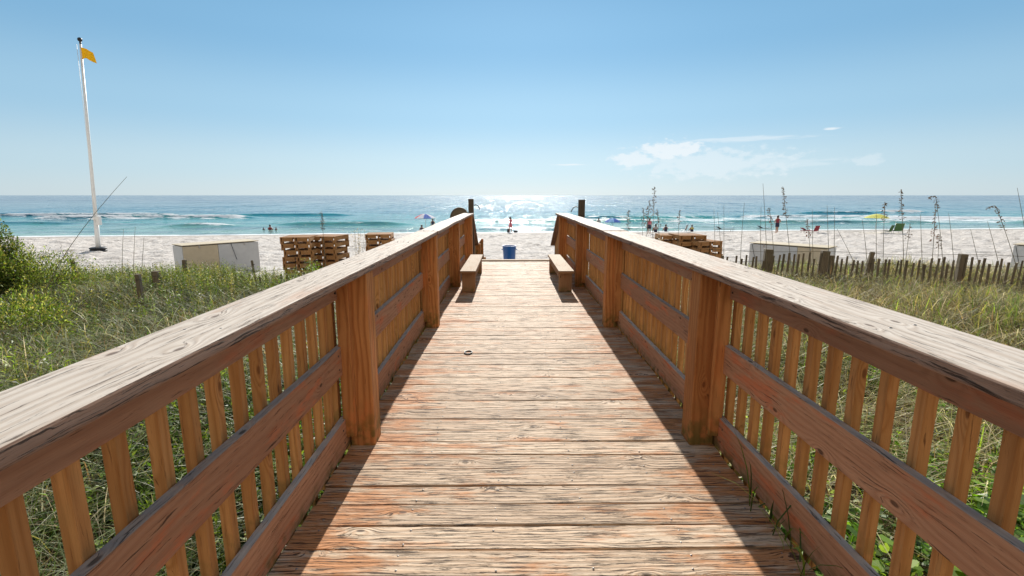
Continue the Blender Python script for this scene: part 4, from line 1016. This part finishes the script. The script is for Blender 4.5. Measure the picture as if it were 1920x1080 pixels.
    if pose == 'sit': mb = MB(); mb.lathe((0, -.03 * s, 0), [(.001, .0), (.17 * s, .01), (.19 * s, .12 * s), (.165 * s, .27 * s)], 16); mb.build('swimwear', M[bottom], t)
    else:
        mb = MB(); mb.lathe((0, 0, 0), [(.165 * s, 1.02 * s), (.18 * s, .92 * s), (.19 * s, .8 * s)], 16, sy=.82)
        for x in (-1, 1): mb.tube([(x * .095 * s, 0, .84 * s), (x * .11 * s, .02 * x * s, .6 * s)], [.112 * s, .1 * s], 12)
        mb.build('swimwear', M[bottom], t)
    return t
person(957, 436, 'hands_up', 'person in a pink swimsuit standing at the water edge, seen past the boardwalk end', 'pinkcloth', 'pinkcloth', 'skin2', 1.68, .3)
person(1456, 437, 'hands_hip', 'man in dark shorts standing on the sand near the shore on the right', 'redcloth', 'navy', 'skin', 1.8, .2)
person(507, 435, 'sit', 'person with a reddish back sitting between two children on the sand', 'redcloth', 'redcloth', 'skin2', 1.7, .1)
person(495, 435, 'sit', 'small child sitting left of the person with the reddish back', 'navy', 'navy', 'skin2', 1.05, .2)
person(518, 435, 'sit', 'small child sitting right of the person with the reddish back', 'navy', 'navy', 'skin2', 1.1, -.2)
person(812, 436, 'stand', 'dark haired person behind the left railing, right of the tricolour umbrella', 'navy', 'navy', 'skin', 1.5)
person(791, 436, 'sit', 'person seated under the tricolour umbrella, mostly hidden by the railing', 'navy', 'navy', 'skin', 1.7)
person(1122, 431, 'stand', 'person left of the blue umbrella, only the head above the railing', 'greycloth', 'navy', 'skin', 1.45)
person(1217, 434, 'stand', 'broad person standing behind the cluster of seed stalks right of the railing', 'pinkcloth', 'navy', 'skin', 1.6, Y=50)
person(1229, 435, 'sit', 'person sitting on the sand directly left of the right pallets', 'greycloth', 'navy', 'skin', 1.75)
person(1248, 434, 'sit', 'dark haired person sitting just beyond the right pallets, left of the grey chair', 'navy', 'navy', 'skin', 1.6)
person(1297, 434, 'sit', 'person in a yellow top beside the grey folding chair', 'yellowcloth', 'navy', 'skin', 1.5)

def beach_chair(px, py, rz, mat, label, sc=1):
    p = gnd(px, py); t = empty('beach_chair', (p.x, p.y, gh(p.x, p.y)), rz, label, 'beach chair', 'low folding chairs near the water')
    mb = MB(); w = .29 * sc
    for x in (-w, w):
        mb.tube([(x, .3 * sc, 0), (x, .27 * sc, .25 * sc), (x, -.22 * sc, .2 * sc), (x, -.42 * sc, .78 * sc)], .013, 6); mb.tube([(x, -.28 * sc, 0), (x, -.05 * sc, .42 * sc), (x, .3 * sc, .42 * sc)], .013, 6)
    mb.tube([(-w, .3 * sc, .0), (w, .3 * sc, 0)], .013, 6); mb.tube([(-w, -.28 * sc, .0), (w, -.28 * sc, 0)], .013, 6); mb.tube([(-w, -.42 * sc, .78 * sc), (w, -.42 * sc, .78 * sc)], .013, 6); mb.build('frame', M['metal'], t)
    mb = MB(); mb.box((0, .02, .222 * sc), (2 * w - .03, .48 * sc, .02), 0, rot=Matrix.Rotation(.1, 3, 'X')); mb.build('seat', M[mat], t)
    mb = MB(); mb.box((0, -.32 * sc, .5 * sc), (2 * w - .03, .02, .56 * sc), 0, rot=Matrix.Rotation(.33, 3, 'X')); mb.build('backrest', M[mat], t)
beach_chair(1281, 435, .9, 'greycloth', 'pale grey folding chair just behind the right pallets')
beach_chair(1663, 438, .5, 'greencloth', 'green chair directly under the yellow umbrella', 1.1)
beach_chair(1680, 438, -.2, 'greencloth', 'wide dark green chair right of the one under the yellow umbrella', 1.35)
beach_chair(1526, 437, .2, 'redcloth', 'dark red chair near the shore right of the standing man', 1.0)
def lounger(px, py, rz, label, mat='black', L=1.7):
    p = gnd(px, py); t = empty('beach_lounger', (p.x, p.y, gh(p.x, p.y)), rz, label, 'lounger', 'low dark loungers at the water edge')
    mb = MB(); mb.box((0, 0, .27), (L, .55, .04), 0); mb.build('bed', M[mat], t, bevel=.01)
    mb = MB(); mb.box((-L * .3, 0, .4), (.6, .5, .04), 0, rot=Matrix.Rotation(.5, 3, 'Y')); mb.build('backrest', M[mat], t, bevel=.01)
    for x in (-L * .4, L * .4):
        for y in (-.22, .22): mb = MB(); mb.tube([(x, y, 0), (x, y, .26)], .02, 6); mb.build('leg', M['metal'], t)
lounger(1358, 434, .1, 'low black lounger on the wet sand right of the pallets', L=2.2)
lounger(1432, 432, 0, 'small low table like lounger left of the standing man', 'navy', 1.5)
lounger(1512, 437, .1, 'red and pink covered lounger beside the dark red chair', 'redcloth', 1.1)
def bag(px, py, w, h, label):
    p = gnd(px, py); t = empty('beach_bag', (p.x, p.y, gh(p.x, p.y)), .2, label, 'bag', 'dark bags at the water edge')
    mb = MB(); mb.lathe((0, 0, 0), [(.001, 0), (w * .48, .01), (w * .5, h * .3), (w * .42, h * .8), (w * .3, h), (.001, h * .97)], 16, sy=.6); mb.build('bag_body', M['black'], t)
    mb = MB(); mb.tube([(-w * .2, 0, h * .93), (-w * .14, 0, h * 1.25), (w * .14, 0, h * 1.25), (w * .2, 0, h * .93)], .012, 6); mb.build('handle', M['black'], t)
bag(953, 436, .28, .42, 'dark upright bag at the left foot of the person in pink')
bag(967, 436, .5, .22, 'low dark bag on the sand right of the person in pink')
